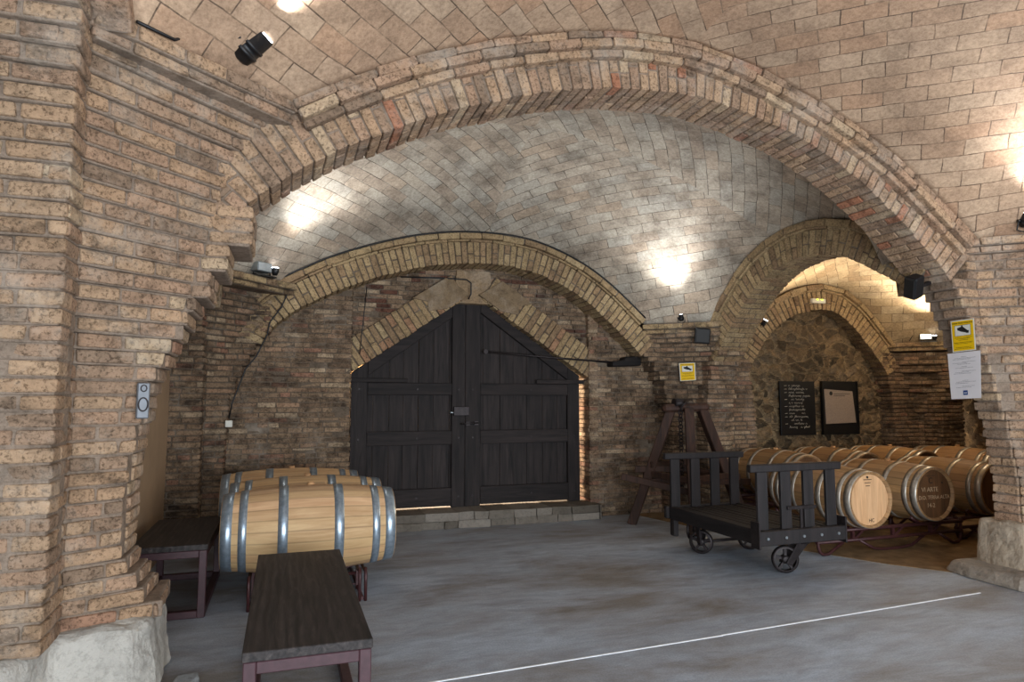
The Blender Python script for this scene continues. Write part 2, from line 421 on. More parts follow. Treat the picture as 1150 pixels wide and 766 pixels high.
def arch_ring(mb, cv, P3, r0, r1, d0, d1, pal, pitch=.075, mort=MORT_N, joint=.013, s0=0, s1=None, jit=.003, plain=False, blen=None):
    """voussoirs on edge along curve cv; P3(u,z,d) -> world"""
    s1 = s1 if s1 is not None else cv.L
    n = max(1, round((s1-s0)/pitch)); pt = (s1-s0)/n
    def blk(sa, sb, ra, rb, da, db, c, m=0, j=jit, o=0):
        q = []
        for r in (ra, rb):
            for s_, d in ((sa, da), (sb, da), (sb, db), (sa, db)):
                p, nn = cv.at(s_); w = p+nn*r; q.append(P3(w.x, w.y, d+(o if d == da else 0)))
        mb.hexa(q, m, c, j)
    g = joint/2
    for i in range(n):
        sa = s0+i*pt+g; sb = s0+(i+1)*pt-g; th = r1-r0; D = d1-d0
        rin = r0+R.uniform(-.006, .006)
        if plain:
            blk(sa, sb, rin, r1, d0, d1, pick(pal), o=R.uniform(-.006, .006)); continue
        rs = [rin, r1] if (i % 2 == 0) else [rin, r0+th*R.uniform(.42, .58), r1]
        if R.random() < .15: rs = [rin, r0+th*.35, r1]
        ds = [d0, d0+D*.36, d1] if i % 2 else [d0, d0+D*.68, d1]
        for k, (ra, rb) in enumerate(zip(rs, rs[1:])):
            for l, (da, db) in enumerate(zip(ds, ds[1:])):
                blk(sa, sb, ra+(g if k else 0), rb-(g if k < len(rs)-2 else 0), da+(g if l else 0), db-(g if l < len(ds)-2 else 0),
                    pick(pal), o=R.uniform(-.005, .005) if l == 0 else 0)
    k = max(8, n); e = .012
    for i in range(k):
        sa = s0+(s1-s0)*i/k; sb = s0+(s1-s0)*(i+1)/k
        blk(sa, sb+.002, r0+e, r1-.004, d0+e, d1-e, mort, 1, 0)

# ------------------------------------------------------------------ layout constants (metres; x along the back wall, y into the room)
def at_scale(pts, k): return [(u*k, 1.5+(z-1.5)*k) for u, z in pts]
A_IN = [(-.36, 2.44), (-.2, 2.66), (.22, 2.98), (.59, 3.18), (.96, 3.36), (1.62, 3.59), (2.07, 3.69), (2.55, 3.745), (3.03, 3.73), (3.78, 3.56), (4.27, 3.33), (4.66, 3.08), (5.05, 2.77), (5.23, 2.6), (5.31, 2.51)]
A_CEN = (2.53, .26)
B_IN = at_scale([(-.24, 2.08), (-.18, 2.22), (.05, 2.44), (.36, 2.62), (.62, 2.75), (1.1, 2.93), (1.6, 3.06), (2.16, 3.12), (2.79, 3.07), (3.45, 2.79), (4.04, 2.32), (4.3, 2.06)], 7.6/7.4)
C_IN = [(7.14, 2.0), (6.91, 2.27), (6.45, 2.72), (6.04, 2.96), (5.59, 3.04), (5.2, 2.98), (5.01, 2.92), (4.62, 2.69), (4.42, 2.54), (4.36, 2.46)][::-1]
D_IN = at_scale([(5.84, 1.98), (5.92, 2.09), (6.16, 2.4), (6.56, 2.66), (7.1, 2.77), (7.4, 2.68), (7.7, 2.45), (8.1, 2.01), (8.2, 1.86)], 7.5/7.2)

# ------------------------------------------------------------------ floor
mb = MB(); mb.box(-6, -9, -.2, 13, 9, 0)
o = mb.build('floor', M['floor']); tag(o, 'grey concrete floor of the vaulted cellar', 'floor', kind='structure')
mb = MB(); mb.prism([(5.62, 4.3), (5.3, 4.75), (4.95, 5.5), (4.7, 6.6), (4.4, 7.95), (10.6, 7.95), (10.6, 4.3)], 'z', -.02, .004)
o = mb.build('floor_earth', M['earth']); tag(o, 'brown packed earth floor under the barrels in the side bay', 'floor', kind='structure')
mb = MB()
for a, b in (((.55, 3.6), (2.7, 3.7)), ((2.7, 3.705), (5.2, 3.835))):
    mb.bar((a[0], a[1], .0015), (b[0], b[1], .0015), .014, .003)
o = mb.build('trim_floor_line', M['whiteline']); tag(o, 'thin white line drawn across the concrete floor in front', 'line', kind='structure')

# ------------------------------------------------------------------ main front pier (left), P1
XA1 = [(0, -.6), (.43, -.66), (.50, -.70), (.58, -.75), (.66, -.78), (1.05, -.765), (1.25, -.74), (1.4, -.715), (1.5, -.69), (1.6, -.66), (1.7, -.625), (1.78, -.59), (1.86, -.56), (1.94, -.52), (2.02, -.48), (2.09, -.41), (2.25, -.32), (2.42, -.2), (2.6, -.15)]
XQ1 = [(1.7, -.62), (2.25, -.47), (2.9, -.31), (3.3, -.03)]
YF = [(.4, 3.55), (1.5, 3.5), (2.2, 3.4), (2.9, 3.2), (3.3, 3.02), (3.7, 2.7), (4.1, 2.2)]
VX = [(1.6, -1.0), (2.25, -.93), (2.9, -.90), (3.3, -.84)]
VY = [(1.6, 3.86), (2.25, 3.56), (2.9, 3.40), (3.3, 3.27)]
def P1(z):
    yf = interp(YF, z); xb = -.278*yf
    P = [(-2.2, yf), (xb, yf)]
    if z > 3.25: return P+[(xb, 3.45)]
    P.append((interp(VX, z), max(interp(VY, z), yf+.1), .3))
    xa = step(XA1, z); xq = min(interp(XQ1, z), xa)
    P.append((xq, 4.0, .36))
    if z < 2.6: P += [(xa, 4.0)] if xa-xq > .01 else []
    P.append((P[-1][0], 4.38))
    return P
mb = MB(); courses(mb, P1, .36, 4.1, .0785, BR_NEAR)
o = mb.build('pillar_left', [M['brick'], M['mortar']], bevel=.010, seg=2)
tag(o, 'big brick pier at the left foreground, stepping out towards the front arch', 'pillar', kind='structure')
def rock(name, poly0, poly1, z1, cols, label, seed=3, sub=4, disp=.03):
    """a roughly hewn stone block"""
    mb = MB(); mb.prism(poly0, 'z', 0, z1, 0, lin(cols), top=poly1)
    o = mb.build(name, M['stone'], bevel=.035, seg=2)
    md = o.modifiers.new('sub', 'SUBSURF'); md.subdivision_type = 'SIMPLE'; md.levels = sub; md.render_levels = sub
    tx = bpy.data.textures.new(name, 'CLOUDS'); tx.noise_scale = .16; tx.noise_depth = 4
    d = o.modifiers.new('hewn', 'DISPLACE'); d.texture = tx; d.strength = disp; d.mid_level = .5; d.texture_coords = 'GLOBAL'
    tag(o, label, 'stone', kind='structure'); return o
rock('pillar_left_base', [(-2.2, 3.28), (-1.06, 3.36), (-.97, 3.70), (-.64, 3.78), (-.57, 3.9), (-.57, 4.38), (-2.2, 4.38)],
     [(-2.2, 3.4), (-1.1, 3.46), (-1.0, 3.78), (-.68, 3.84), (-.62, 3.95), (-.62, 4.36), (-2.2, 4.36)], .375, (188, 182, 172), 'pale hewn stone base under the left foreground pier', disp=.05)

# ------------------------------------------------------------------ right front pier, P2
XA2 = [(0, 5.95), (.85, 5.93), (1.0, 5.90), (1.15, 5.87), (1.3, 5.83), (1.45, 5.79), (1.6, 5.74), (1.7, 5.70), (1.8, 5.66), (1.9, 5.62), (2.0, 5.57), (2.1, 5.52), (2.18, 5.47), (2.26, 5.43), (2.34, 5.38), (2.42, 5.33), (2.5, 5.3)]
def P2(z):
    yf = interp(YF, z+.3); xb = 5.08+.278*yf+.12
    vx = interp([(1.5, 6.08), (2.2, 6.05), (2.9, 6.12)], z); vy = max(interp([(1.4, 3.86), (2.2, 3.72), (2.9, 3.5)], z), yf+.1)
    if z > 2.9: return [(xb, 3.5), (xb, yf), (7.6, yf)]
    xa = step(XA2, z); xq = max(interp([(1.5, 5.8), (2.2, 5.62), (2.9, 5.60)], z), xa+.02)
    P = [(xa, 4.22), (xa, 4.0, .21), (xq, 4.0, .2), (vx, vy), (xb, yf), (7.6, yf)]
    if xq-xa < .06: P.pop(2)
    if z > 2.56: P = [(xq-.1, 4.3), (xq-.1, 4.0), (xq, 4.0), (vx, vy), (xb, yf), (7.6, yf)]
    return P
mb = MB(); courses(mb, P2, .45, 3.9, .08, BR_NEAR)
o = mb.build('pillar_right', [M['brick'], M['mortar']], bevel=.010, seg=2)
tag(o, 'brick pier at the right edge carrying the front arch', 'pillar', kind='structure')
rock('pillar_right_base', [(5.82, 4.34), (5.79, 4.15), (5.80, 3.9), (6.0, 3.76), (6.22, 3.4), (7.6, 3.3), (7.6, 4.34)],
     [(5.88, 4.32), (5.87, 4.15), (5.88, 3.94), (6.02, 3.82), (6.27, 3.46), (7.6, 3.4), (7.6, 4.32)], .47, (168, 152, 132), 'weathered stone base under the right pier', disp=.045)
rock('pillar_right_plinth', [(5.6, 4.45), (5.52, 4.2), (5.5, 3.75), (5.75, 3.4), (6.2, 3.1), (7.6, 3.0), (7.6, 4.45)],
     [(5.66, 4.42), (5.6, 4.2), (5.58, 3.78), (5.8, 3.46), (6.22, 3.18), (7.6, 3.1), (7.6, 4.42)], .1, (150, 140, 128), 'low worn stone plinth at the foot of the right pier', disp=.03)

# ------------------------------------------------------------------ front arch (A)
cvA = Curve2(A_IN); P3A = lambda u, z, d: (u, 4.0+d, z)
mb = MB(); arch_ring(mb, cvA, P3A, 0, .335, 0, .38, BR_NEAR+[(172, 118, 90)]*2, .077)
o = mb.build('wall_front_arch', [M['brick'], M['mortar']], bevel=.006, seg=2)
tag(o, 'wide front arch of brick voussoirs spanning between the two foreground piers', 'arch', kind='structure')
LAB_A = at_scale([(-.01, 3.2), (.34, 3.41), (.76, 3.62), (1.22, 3.8), (1.71, 3.94), (2.11, 4.02), (2.68, 4.05), (3.21, 3.96), (3.86, 3.75), (4.47, 3.48), (4.92, 3.18), (5.38, 2.84)], 3.9/3.8)
cvAl = Curve2(LAB_A)
def label_mould(mb, cv, P3, th, d0, d1, pal, mort=MORT_N, r0=-.12):
    """two courses of stretchers following an arch, the upper one oversailing"""
    arch_ring(mb, cv, P3, r0-.055, r0, d0+.045, d1, pal, .26, mort, .01, plain=True)
    arch_ring(mb, cv, P3, r0, r0+th*.5, d0, d1, pal, .25, mort, .01, plain=True)
    arch_ring(mb, cv, P3, r0+th*.5, r0+th, d0, d1, pal, .27, mort, .01, plain=True)
def impost(mb, a, b, z, pal, mort=MORT_N, h=.125, proj=.07):
    """the string course on a pier's chamfer, a->b with its outside to the right"""
    a = Vector(a); b = Vector(b); d = (b-a).normalized(); n = Vector((d.y, -d.x))
    for k, (z0, z1, p) in enumerate(((z-h, z-h*.55, proj*.45), (z-h*.55, z, proj))):
        pa = a+n*p-d*.02; pb = b+n*p+d*.02
        lay_edge(mb, pa, pb, z0, z1, pal, joint=.008, depth=.3, mort=mort)
mb = MB(); label_mould(mb, cvAl, P3A, .12, -.1, .1, BR_NEAR)
impost(mb, (-.85, 3.29), (-.02, 3.98), 3.25, BR_NEAR, proj=.06)
impost(mb, (5.5, 4.03), (6.2, 3.4), 2.88, BR_NEAR)
o = mb.build('trim_1', [M['brick'], M['mortar']], bevel=.008, seg=2)
tag(o, 'projecting brick hood moulding over the wide front arch and its piers', 'moulding', kind='structure')
# arch springing from the left pier towards the viewer: only its hood shows at the top edge
cvF = Curve2([(3.34, 3.22), (3.1, 3.45), (2.7, 3.72), (2.2, 3.92), (1.6, 4.02), (1.0, 3.92)])
mb = MB(); label_mould(mb, cvF, lambda u, z, d: (-.79-d, u, z), .12, -.08, .2, BR_NEAR, r0=-.04)
o = mb.build('trim_2', [M['brick'], M['mortar']], bevel=.008, seg=2)
tag(o, 'brick hood moulding starting at the top of the left pier', 'moulding', kind='structure')

# ------------------------------------------------------------------ back piers
XB_L = [(0, -.60), (.6, -.58), (1.0, -.57), (1.35, -.55), (1.6, -.49), (1.75, -.43), (1.9, -.37), (2.0, -.31), (2.1, -.25), (2.25, -.16)]
def P3p(z):
    dq = interp([(1.7, .02), (2.3, .35), (2.72, .62)], z)
    yE = interp([(1.7, 7.3), (2.2, 7.1), (2.7, 6.75)], z)
    xb = step(XB_L, z); xi = -.78
    P = [(-1.4, yE), (xi, yE)]
    if z > 1.75:
        P += [(xi+.02, 7.6-dq*1.05), (xi+dq*1.02, 7.6)]
    else: P += [(xi, 7.6)]
    if xb > P[-1][0]+.01: P += [(xb, 7.6)]
    P += [(P[-1][0], 7.95)]
    return P
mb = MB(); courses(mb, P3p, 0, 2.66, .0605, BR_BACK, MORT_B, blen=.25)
impost(mb, (-.72, 6.78), (.03, 7.62), 2.78, BR_ARCH, MORT_B)
o = mb.build('pillar_back_left', [M['brick_old'], M['mortar']], bevel=.006)
tag(o, 'brick pier in the back left corner beside the stacked barrels', 'pillar', kind='structure')

XB_R = [(0, 4.86), (1.2, 4.82), (1.45, 4.78), (1.6, 4.75), (1.75, 4.68), (1.9, 4.6), (2.0, 4.52), (2.1, 4.45)]
YC = [(0, 7.32), (1.3, 7.3), (1.6, 7.27), (1.8, 7.21), (1.95, 7.13), (2.1, 7.02)]
XD_L = [(0, 6.12), (1.4, 6.1), (1.6, 6.07), (1.8, 6.05), (1.95, 6.1)]
def P4(z):
    xb = step(XB_R, z); yc = step(YC, z); xd = step(XD_L, z)
    d = step([(0, .04), (1.55, .1), (1.7, .2), (2.02, .34), (2.09, .42), (2.16, .5), (2.23, .56), (2.3, .62)], z)
    P = [(xb, 7.95), (xb, 7.6)] if z < 2.15 else [(4.40, 7.63), (4.41, 7.625)]
    if 5.2-d > P[-1][0]+.01: P += [(5.2-d, 7.6)]
    else: P[-1] = (5.2-d, 7.6); 
    P += [(5.2, 7.6-d)]
    if yc < 7.6-d-.01: P += [(5.2, yc)]
    y_end = P[-1][1]
    if z < 2.15: P += [(5.6, y_end), (5.6, 7.5), (xd, 7.5), (xd, 7.85)]
    else: P += [(5.6, y_end), (5.6, 7.6)]
    return P
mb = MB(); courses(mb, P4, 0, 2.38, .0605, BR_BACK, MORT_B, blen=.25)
impost(mb, (4.5, 7.65), (5.25, 7.0), 2.5, BR_ARCH, MORT_B)
o = mb.build('pillar_back', [M['brick_old'], M['mortar']], bevel=.006)
tag(o, 'brick corner pier between the door bay and the barrel bay, behind the wooden hoist', 'pillar', kind='structure')

XD_R = [(0, 8.62), (1.4, 8.6), (1.6, 8.57), (1.75, 8.54), (1.9, 8.5), (2.0, 8.45)]
def P5(z):
    xd = step(XD_R, z)
    d = step([(0, .05), (1.3, .12), (1.6, .2), (1.75, .3), (1.9, .38), (2.05, .46), (2.2, .52)], z)
    P = [(xd, 7.85), (xd, 7.5)]
    xs = max(9.15-d, xd+.01)
    P += [(xs, 7.5), (9.15, 7.5-d)]
    yc = step([(0, 7.15), (1.5, 7.1), (1.7, 7.02), (1.9, 6.92), (2.05, 6.8)], z)
    if yc < 7.5-d-.01: P += [(9.15, yc)]
    P += [(9.6, P[-1][1]), (9.6, 7.8)]
    return P
mb = MB(); courses(mb, P5, 0, 2.22, .0605, BR_BACK, MORT_B, blen=.25)
impost(mb, (8.55, 7.58), (9.25, 6.85), 2.36, BR_ARCH, MORT_B)
o = mb.build('pillar_cellar', [M['brick_old'], M['mortar']], bevel=.006)
tag(o, 'brick corner pier at the far right of the barrel bay', 'pillar', kind='structure')

# ------------------------------------------------------------------ back arches
def hooded(name, cv, P3, depth, lab, trimname, tlab, th=.10, ring=.265, proj=.06):
    mb = MB(); arch_ring(mb, cv, P3, 0, ring, 0, depth, BR_ARCH, .075, MORT_B)
    o = mb.build(name, [M['brick_arch'], M['mortar']], bevel=.005); tag(o, lab, 'arch', kind='structure')
    mb = MB(); s0 = .3; s1 = cv.L-.3
    arch_ring(mb, cv, P3, ring, ring+.03, -proj*.4, .1, BR_ARCH, .26, MORT_B, .01, s0=s0, s1=s1, plain=True)
    arch_ring(mb, cv, P3, ring+.03, ring+th, -proj, .1, BR_ARCH, .25, MORT_B, .01, s0=s0, s1=s1, plain=True)
    o = mb.build(trimname, [M['brick_arch'], M['mortar']], bevel=.006); tag(o, tlab, 'moulding', kind='structure')
cvB = Curve2(B_IN); cvC = Curve2(C_IN); cvD = Curve2(D_IN)
hooded('wall_back_arch', cvB, lambda u, z, d: (u, 7.6+d, z), .42, 'brick arch over the double wooden door on the back wall', 'trim_3', 'brick hood moulding over the door arch')
hooded('wall_side_arch', cvC, lambda u, z, d: (5.2+d, u, z), .4, 'brick arch opening from the door bay into the barrel bay', 'trim_4', 'brick hood moulding over the arch into the barrel bay')
hooded('wall_cellar_arch', cvD, lambda u, z, d: (u, 7.5+d, z), .3, 'brick arch around the rubble stone wall behind the barrels', 'trim_5', 'brick hood moulding over the rubble wall arch')
# arch on the closed left side of the door bay
cvE = Curve2([(4.5, 2.5), (4.7, 2.75), (5.1, 3.0), (5.7, 3.14), (6.3, 3.02), (6.7, 2.72), (6.95, 2.4)])
mb = MB(); arch_ring(mb, cvE, lambda u, z, d: (-.62-d, u, z), 0, .3, 0, .4, BR_ARCH, .08, MORT_B)
o = mb.build('wall_left_arch', [M['brick'], M['mortar']], bevel=.005); tag(o, 'brick arch on the closed left side, mostly behind the left pier', 'arch', kind='structure')

# ------------------------------------------------------------------ vaults
def vault(name, mat, x0, x1, y0, y1, zb, zf, zr, zl, corners, k, label, h=.055):
    nx = int((x1-x0)/h)+1; ny = int((y1-y0)/h)+1
    X = np.linspace(x0, x1, nx); Y = np.linspace(y0, y1, ny)
    Z = np.zeros((ny, nx)); fix = np.zeros((ny, nx), bool)
    for i, x in enumerate(X): Z[0, i] = interp(zf, x); Z[-1, i] = interp(zb, x)
    for j, y in enumerate(Y):
        if 0 < j < ny-1: Z[j, 0] = interp(zl, y); Z[j, -1] = interp(zr, y)
    fix[0, :] = fix[-1, :] = True; fix[:, 0] = fix[:, -1] = True
    cx, cy = (x0+x1)/2, (y0+y1)/2
    out = np.zeros((ny, nx), bool)
    for (a, za, b, zb_) in corners:
        dx, dy = b[0]-a[0], b[1]-a[1]; s0 = dx*(cy-a[1])-dy*(cx-a[0])
        for j, y in enumerate(Y):
            for i, x in enumerate(X):
                if (dx*(y-a[1])-dy*(x-a[0]))*s0 < 0:
                    t = ((x-a[0])*dx+(y-a[1])*dy)/(dx*dx+dy*dy); t = max(0, min(1, t))
                    Z[j, i] = za+(zb_-za)*t; fix[j, i] = True; out[j, i] = True
    inner = ~fix; Z[inner] = 3.4
    hx = X[1]-X[0]
    for _ in range(4000):
        Zn = Z.copy()
        Zn[1:-1, 1:-1] = .25*(Z[2:, 1:-1]+Z[:-2, 1:-1]+Z[1:-1, 2:]+Z[1:-1, :-2])+k*hx*hx*.25
        Z[inner] = Zn[inner]
    vs = [(X[i], Y[j], Z[j, i]) for j in range(ny) for i in range(nx)]
    fs = []; uvs = []
    for j in range(ny-1):
        for i in range(nx-1):
            ids = [(j, i), (j, i+1), (j+1, i+1), (j+1, i)]
            if all(out[q] for q in ids): continue
            fs.append([q[0]*nx+q[1] for q in ids][::-1])
            xm = (X[i]+X[i+1])/2-cx; ym = (Y[j]+Y[j+1])/2-cy; sx = 1 if xm > 0 else -1; sy = 1 if ym > 0 else -1
            for q in ids[::-1]:
                x = X[q[1]]-cx; y = Y[q[0]]-cy; z = Z[q]
                uvs.append(((x*sy*-1*sx*sx+y*sx)/1.414*1.06+sx*3.3, (x*sx+y*sy)/1.414-(z-3.5)*.35+sy*5.17))
    me = bpy.data.meshes.new(name); me.from_pydata(vs, [], fs); me.materials.append(mat)
    ul = me.uv_layers.new(name='UVMap'); ul.data.foreach_set('uv', [q for uv in uvs for q in uv])
    me.polygons.foreach_set('use_smooth', [True]*len(fs)); me.validate(); me.update()
    o = bpy.data.objects.new(name, me); COL.objects.link(o)
    md = o.modifiers.new('thick', 'SOLIDIFY'); md.thickness = .12; md.offset = -1
    tag(o, label, 'vault', kind='structure'); return o
def off_curve(cv, r, n=40):
    out = []
    for i in range(n+1):
        p, nn = cv.at(cv.L*i/n); w = p+nn*r; out.append((w.x, w.y))
    return out
zb1 = [q for q in off_curve(cvB, .35)]
zf1 = [q for q in off_curve(cvA, .30)]
zr1 = sorted(off_curve(cvC, .35))
zl1 = sorted(off_curve(cvE, .33))
vault('ceiling', M['tile'], -.68, 5.24, 4.34, 7.64, zb1, zf1, zr1, zl1,
      [((-.7, 6.85), 2.76, (-.02, 7.64), 2.76), ((4.55, 7.66), 2.49, (5.26, 7.0), 2.49), ((5.26, 4.7), 2.75, (5.0, 4.3), 2.75), ((-.7, 4.8), 2.9, (-.2, 4.3), 2.9)],
      .62, 'pale tiled brick vault over the door bay')
zbn = [(x, z-.015) for x, z in LAB_A]
zfn = zbn
zrn = [(.9, 2.9), (1.2, 3.3), (1.7, 3.6), (2.2, 3.7), (2.7, 3.6), (3.1, 3.3), (3.4, 2.9)]
zln = [(.9, 3.25), (1.3, 3.75), (2.0, 4.05), (2.4, 3.95), (2.8, 3.75), (3.1, 3.5), (3.35, 3.25)]
vault('ceiling_near', M['tile_near'], -.84, 6.3, .4, 3.92, zbn, zfn, zrn, zln,
      [((-.86, 3.26), 3.23, (.0, 3.94), 3.23), ((5.48, 4.0), 2.86, (6.32, 3.3), 2.86), ((6.32, 1.0), 2.9, (5.5, .38), 2.9), ((-.86, 1.0), 3.25, (0, .38), 3.25)],
      .34, 'tiled brick vault over the foreground bay')
zb2 = off_curve(cvD, .35); zr2 = [(4.6, 2.3), (5.0, 2.8), (5.8, 3.2), (6.5, 2.9), (6.95, 2.4)]
vault('ceiling_cellar', M['tile_cellar'], 5.58, 9.3, 4.3, 7.54, zb2, [(5.58, 2.5), (6.3, 3.0), (7.4, 3.3), (8.4, 3.0), (9.3, 2.4)], zr2, sorted(off_curve(cvC, .33)),
      [((5.56, 7.1), 2.5, (6.0, 7.56), 2.55), ((8.7, 7.56), 2.34, (9.32, 6.9), 2.34), ((9.32, 4.8), 2.4, (8.7, 4.28), 2.4), ((5.56, 4.8), 2.5, (6.1, 4.28), 2.5)],
      .6, 'tiled brick vault over the barrel bay')

# ------------------------------------------------------------------ back wall with the door niche
def brick_field(mb, x0, x1, z0, z1, y, pal, h=.057, blen=.235, inside=None, mort=MORT_B, out=.014):
    n = round((z1-z0)/h)
    for i in range(n):
        za = z0+i*(z1-z0)/n; zb = z0+(i+1)*(z1-z0)/n; x = x0
        first = True
        while x < x1-.02:
            L = blen*R.uniform(.7, 1.15) if R.random() > .2 else blen*.5
            if first: L *= R.uniform(.3, 1); first = False
            xe = min(x1, x+L)
            if x1-xe < .06: xe = x1
            if inside is None or inside((x+xe)/2, (za+zb)/2):
                o = R.uniform(-out, out)
                mb.box(x+.006, y+o, za+.006, xe-.006, y+.1, zb-.006, 0, pick(pal, .2), .005)
            x = xe
DX0, DXC, DX1, DE, DA, DB = .745, 2.225, 3.73, 1.83, 2.82, .188
mb = MB()
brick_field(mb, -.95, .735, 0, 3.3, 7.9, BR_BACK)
mb.box(-1.5, 7.913, 0, .722, 8.35, 4.6, 1, MORT_B)
brick_field(mb, 3.80, 5.3, 0, 3.1, 7.9, BR_BACK)
mb.box(3.815, 7.913, 0, 6.0, 8.35, 4.6, 1, MORT_B)
# jambs of the niche
for xs, sgn in ((.735, -1), (3.80, 1)):
    for i in range(56):
        z = i*.057
        mb.box(min(xs-sgn*R.uniform(0, .018), xs), 7.9+R.uniform(-.01, .01), z+.006, max(xs, xs+sgn*.12), 8.3, z+.051, 0, pick(BR_BACK), .006)
def above(x, z):
    zz = DE+(x-DX0)/(DXC-DX0)*(DA-DE) if x < DXC else DE+(DX1-x)/(DX1-DXC)*(DA-DE)
    return z > zz+.36
brick_field(mb, .70, 3.83, 2.0, 3.4, 7.97, BR_BACK+[(104, 70, 56)]*5, inside=above)
mb.prism([(.66, DE+.34), (DXC, DA+.38), (3.86, DE+.34), (3.86, 4.6), (.66, 4.6)], 'y', 7.985, 8.35, 1, MORT_B)
o = mb.build('wall_back', [M['brick_old'], M['mortar']], bevel=.005)
tag(o, 'sooty old brick wall around the wooden double door', 'wall', kind='structure')
mb = MB()
gp = .012
cvL = Curve2([(DX0-.06, DE-.04+gp), (DX0+.5, DE+.335+gp), (DXC-.1, DA-.067+gp+.02)])
cvR = Curve2([(DXC+.1, DA-.067+gp+.02), (DX1-.5, DE+.335+gp), (DX1+.06, DE-.04+gp)])
for cv in (cvL, cvR): arch_ring(mb, cv, lambda u, z, d: (u, 7.92+d, z), 0, .34, 0, .43, BR_ARCH+[(158, 122, 94)]*3, .085, MORT_B, jit=.006)
mb.prism([(DXC-.26, DA-.1), (DXC+.26, DA-.1), (DXC+.22, DA+.32), (DXC-.22, DA+.32)], 'y', 7.95, 8.3, 1, lin((150, 126, 98)))
for sg in (-1, 1):
    sl = (DA-.067-DE-.335)/(DXC-.1-DX0-.5)
    def Q(t, r):   # t metres down the slope from the peak, r outward
        cs = 1/math.hypot(1, sl); return (DXC+sg*(.10+t*cs-(-r)*sl*cs*1.0), DA-.02-t*sl*cs+r*cs)
    mb.prism([Q(-.05, .0), Q(.3, .0), Q(.52, .1), Q(.46, .2), Q(.6, .335), Q(.1, .335)], 'y', 7.902, 7.99, 1, lin((128, 108, 84)))
o = mb.build('trim_gable', [M['brick_arch'], M['mortar']], bevel=.008, seg=2)
tag(o, 'gabled band of leaning bricks above the wooden door', 'arch', kind='structure')
# threshold
mb = MB()
for z0, z1 in ((0, .09), (.09, .187)):
    x = .5
    while x < 3.84:
        xe = min(3.85, x+R.uniform(.14, .42))
        mb.box(x+.003, 7.69+R.uniform(-.02, .02), z0+.001, xe-.003, 8.35, z1-R.uniform(.0, .002), 0, pick([(122, 114, 104), (110, 102, 92), (132, 124, 114), (100, 92, 82)]), .008)
        x = xe
mb.box(.5, 7.72, 0, 3.85, 8.34, .183, 0, lin((112, 104, 94)))
o = mb.build('trim_threshold', [M['stone']], bevel=.015, seg=2)
tag(o, 'low worn stone step below the wooden double door', 'step', kind='structure')

mb = MB(); mb.box(-4, 8.36, -.2, 9, 13, -.02)
o = mb.build('ground', M['earth']); tag(o, 'sunlit yard ground outside the wooden door', 'ground', kind='structure')
mb = MB(); mb.box(-4, 12.0, 0, 9, 12.3, 4.5)
for q in range(len(mb.c)): mb.c[q] = lin((206, 160, 104))  # invented wall, sandy so the cracks of the door show bright and warm
o = mb.build('wall_yard_backdrop', M['stone']); tag(o, 'added sandy backdrop wall outside the wooden door', 'wall', kind='structure')

# ------------------------------------------------------------------ rubble wall behind the barrels
def rubble(name, x0, x1, z0, z1, y, label, n=(230, 190), cell=.19, seed=1, amp=.1, pal=None):
    rr = np.random.RandomState(seed); W = x1-x0; Hh = z1-z0
    px = []
    nr = int(Hh/(cell*.62)); 
    for r in range(-1, nr+2):
        x = -cell*2+rr.rand()*cell
        while x < W+cell*2:
            px.append((x, (r+.5)*cell*.62+rr.uniform(-.3, .3)*cell*.62)); x += cell*rr.choice([.5, .8, 1.0, 1.5, 1.9], p=[.2, .3, .25, .15, .1])
    px = np.array(px); tone = rr.uniform(.75, 1.2, len(px)); hgt = rr.uniform(.35, 1.0, len(px)); pk = rr.randint(0, len(pal), len(px))
    nx, nz = n; gx = np.linspace(0, W, nx); gz = np.linspace(0, Hh, nz)
    GX, GZ = np.meshgrid(gx, gz)
    wob = .035*np.sin(GX*9+GZ*5)+.03*np.sin(GZ*17-GX*7); wob2 = .02*np.sin(GX*15+1.3)+.025*np.sin(GX*5+GZ*19)
    A = np.stack([(GX+wob).ravel(), (GZ+wob2).ravel()*1.35], 1); B = px*np.array([1, 1.35])
    d = np.sqrt(((A[:, None, :]-B[None])**2).sum(2)); o2 = np.argpartition(d, 1, axis=1)[:, :2]
    da = np.take_along_axis(d, o2, 1); sw = da[:, 0] > da[:, 1]
    i0 = np.where(sw, o2[:, 1], o2[:, 0]); d0 = da.min(1); d1 = da.max(1)
    edge = np.clip((d1-d0-.006)/(.032), 0, 1); sm = edge*edge*(3-2*edge)
    hh = sm*(.25+.75*hgt[i0])*amp*(.75+.25*np.sin(GX.ravel()*31+3*hgt[i0])*np.sin(GZ.ravel()*37+5*tone[i0]))+rr.uniform(-1, 1, len(i0))*.004
    vs = [(x0+a, y-h, z0+b) for a, b, h in zip(GX.ravel(), GZ.ravel(), hh)]
    mb = MB(); mb.v = vs
    mort = np.array(lin((172, 146, 110)))
    pc = [np.array(lin(c)) for c in pal]
    vc = [mort*(1-s)+pc[pk[i]]*tone[i]*s for i, s in zip(i0, sm)]
    for j in range(nz-1):
        for i in range(nx-1):
            a = j*nx+i; mb.face([a, a+1, a+nx+1, a+nx], 0, tuple(vc[a]), True)
    mb.box(x0, y+.004, z0, x1, y+.35, z1, 0, tuple(mort))
    o = mb.build(name, M['rubble'], recalc=False); tag(o, label, 'wall', kind='structure'); return o
RUB = [(112, 94, 72), (128, 108, 82), (98, 84, 66), (122, 106, 86), (86, 74, 58), (140, 118, 90)]
rubble('wall_rubble', 5.9, 9.3, 0, 3.25, 7.78, 'rubble stone wall behind the barrels, under the far arch', pal=RUB)
rubble('wall_right', 0, 3.9, 0, 2.9, 0, 'dark rubble wall at the far right beyond the barrels', n=(70, 60), cell=.3, seed=4, pal=RUB)
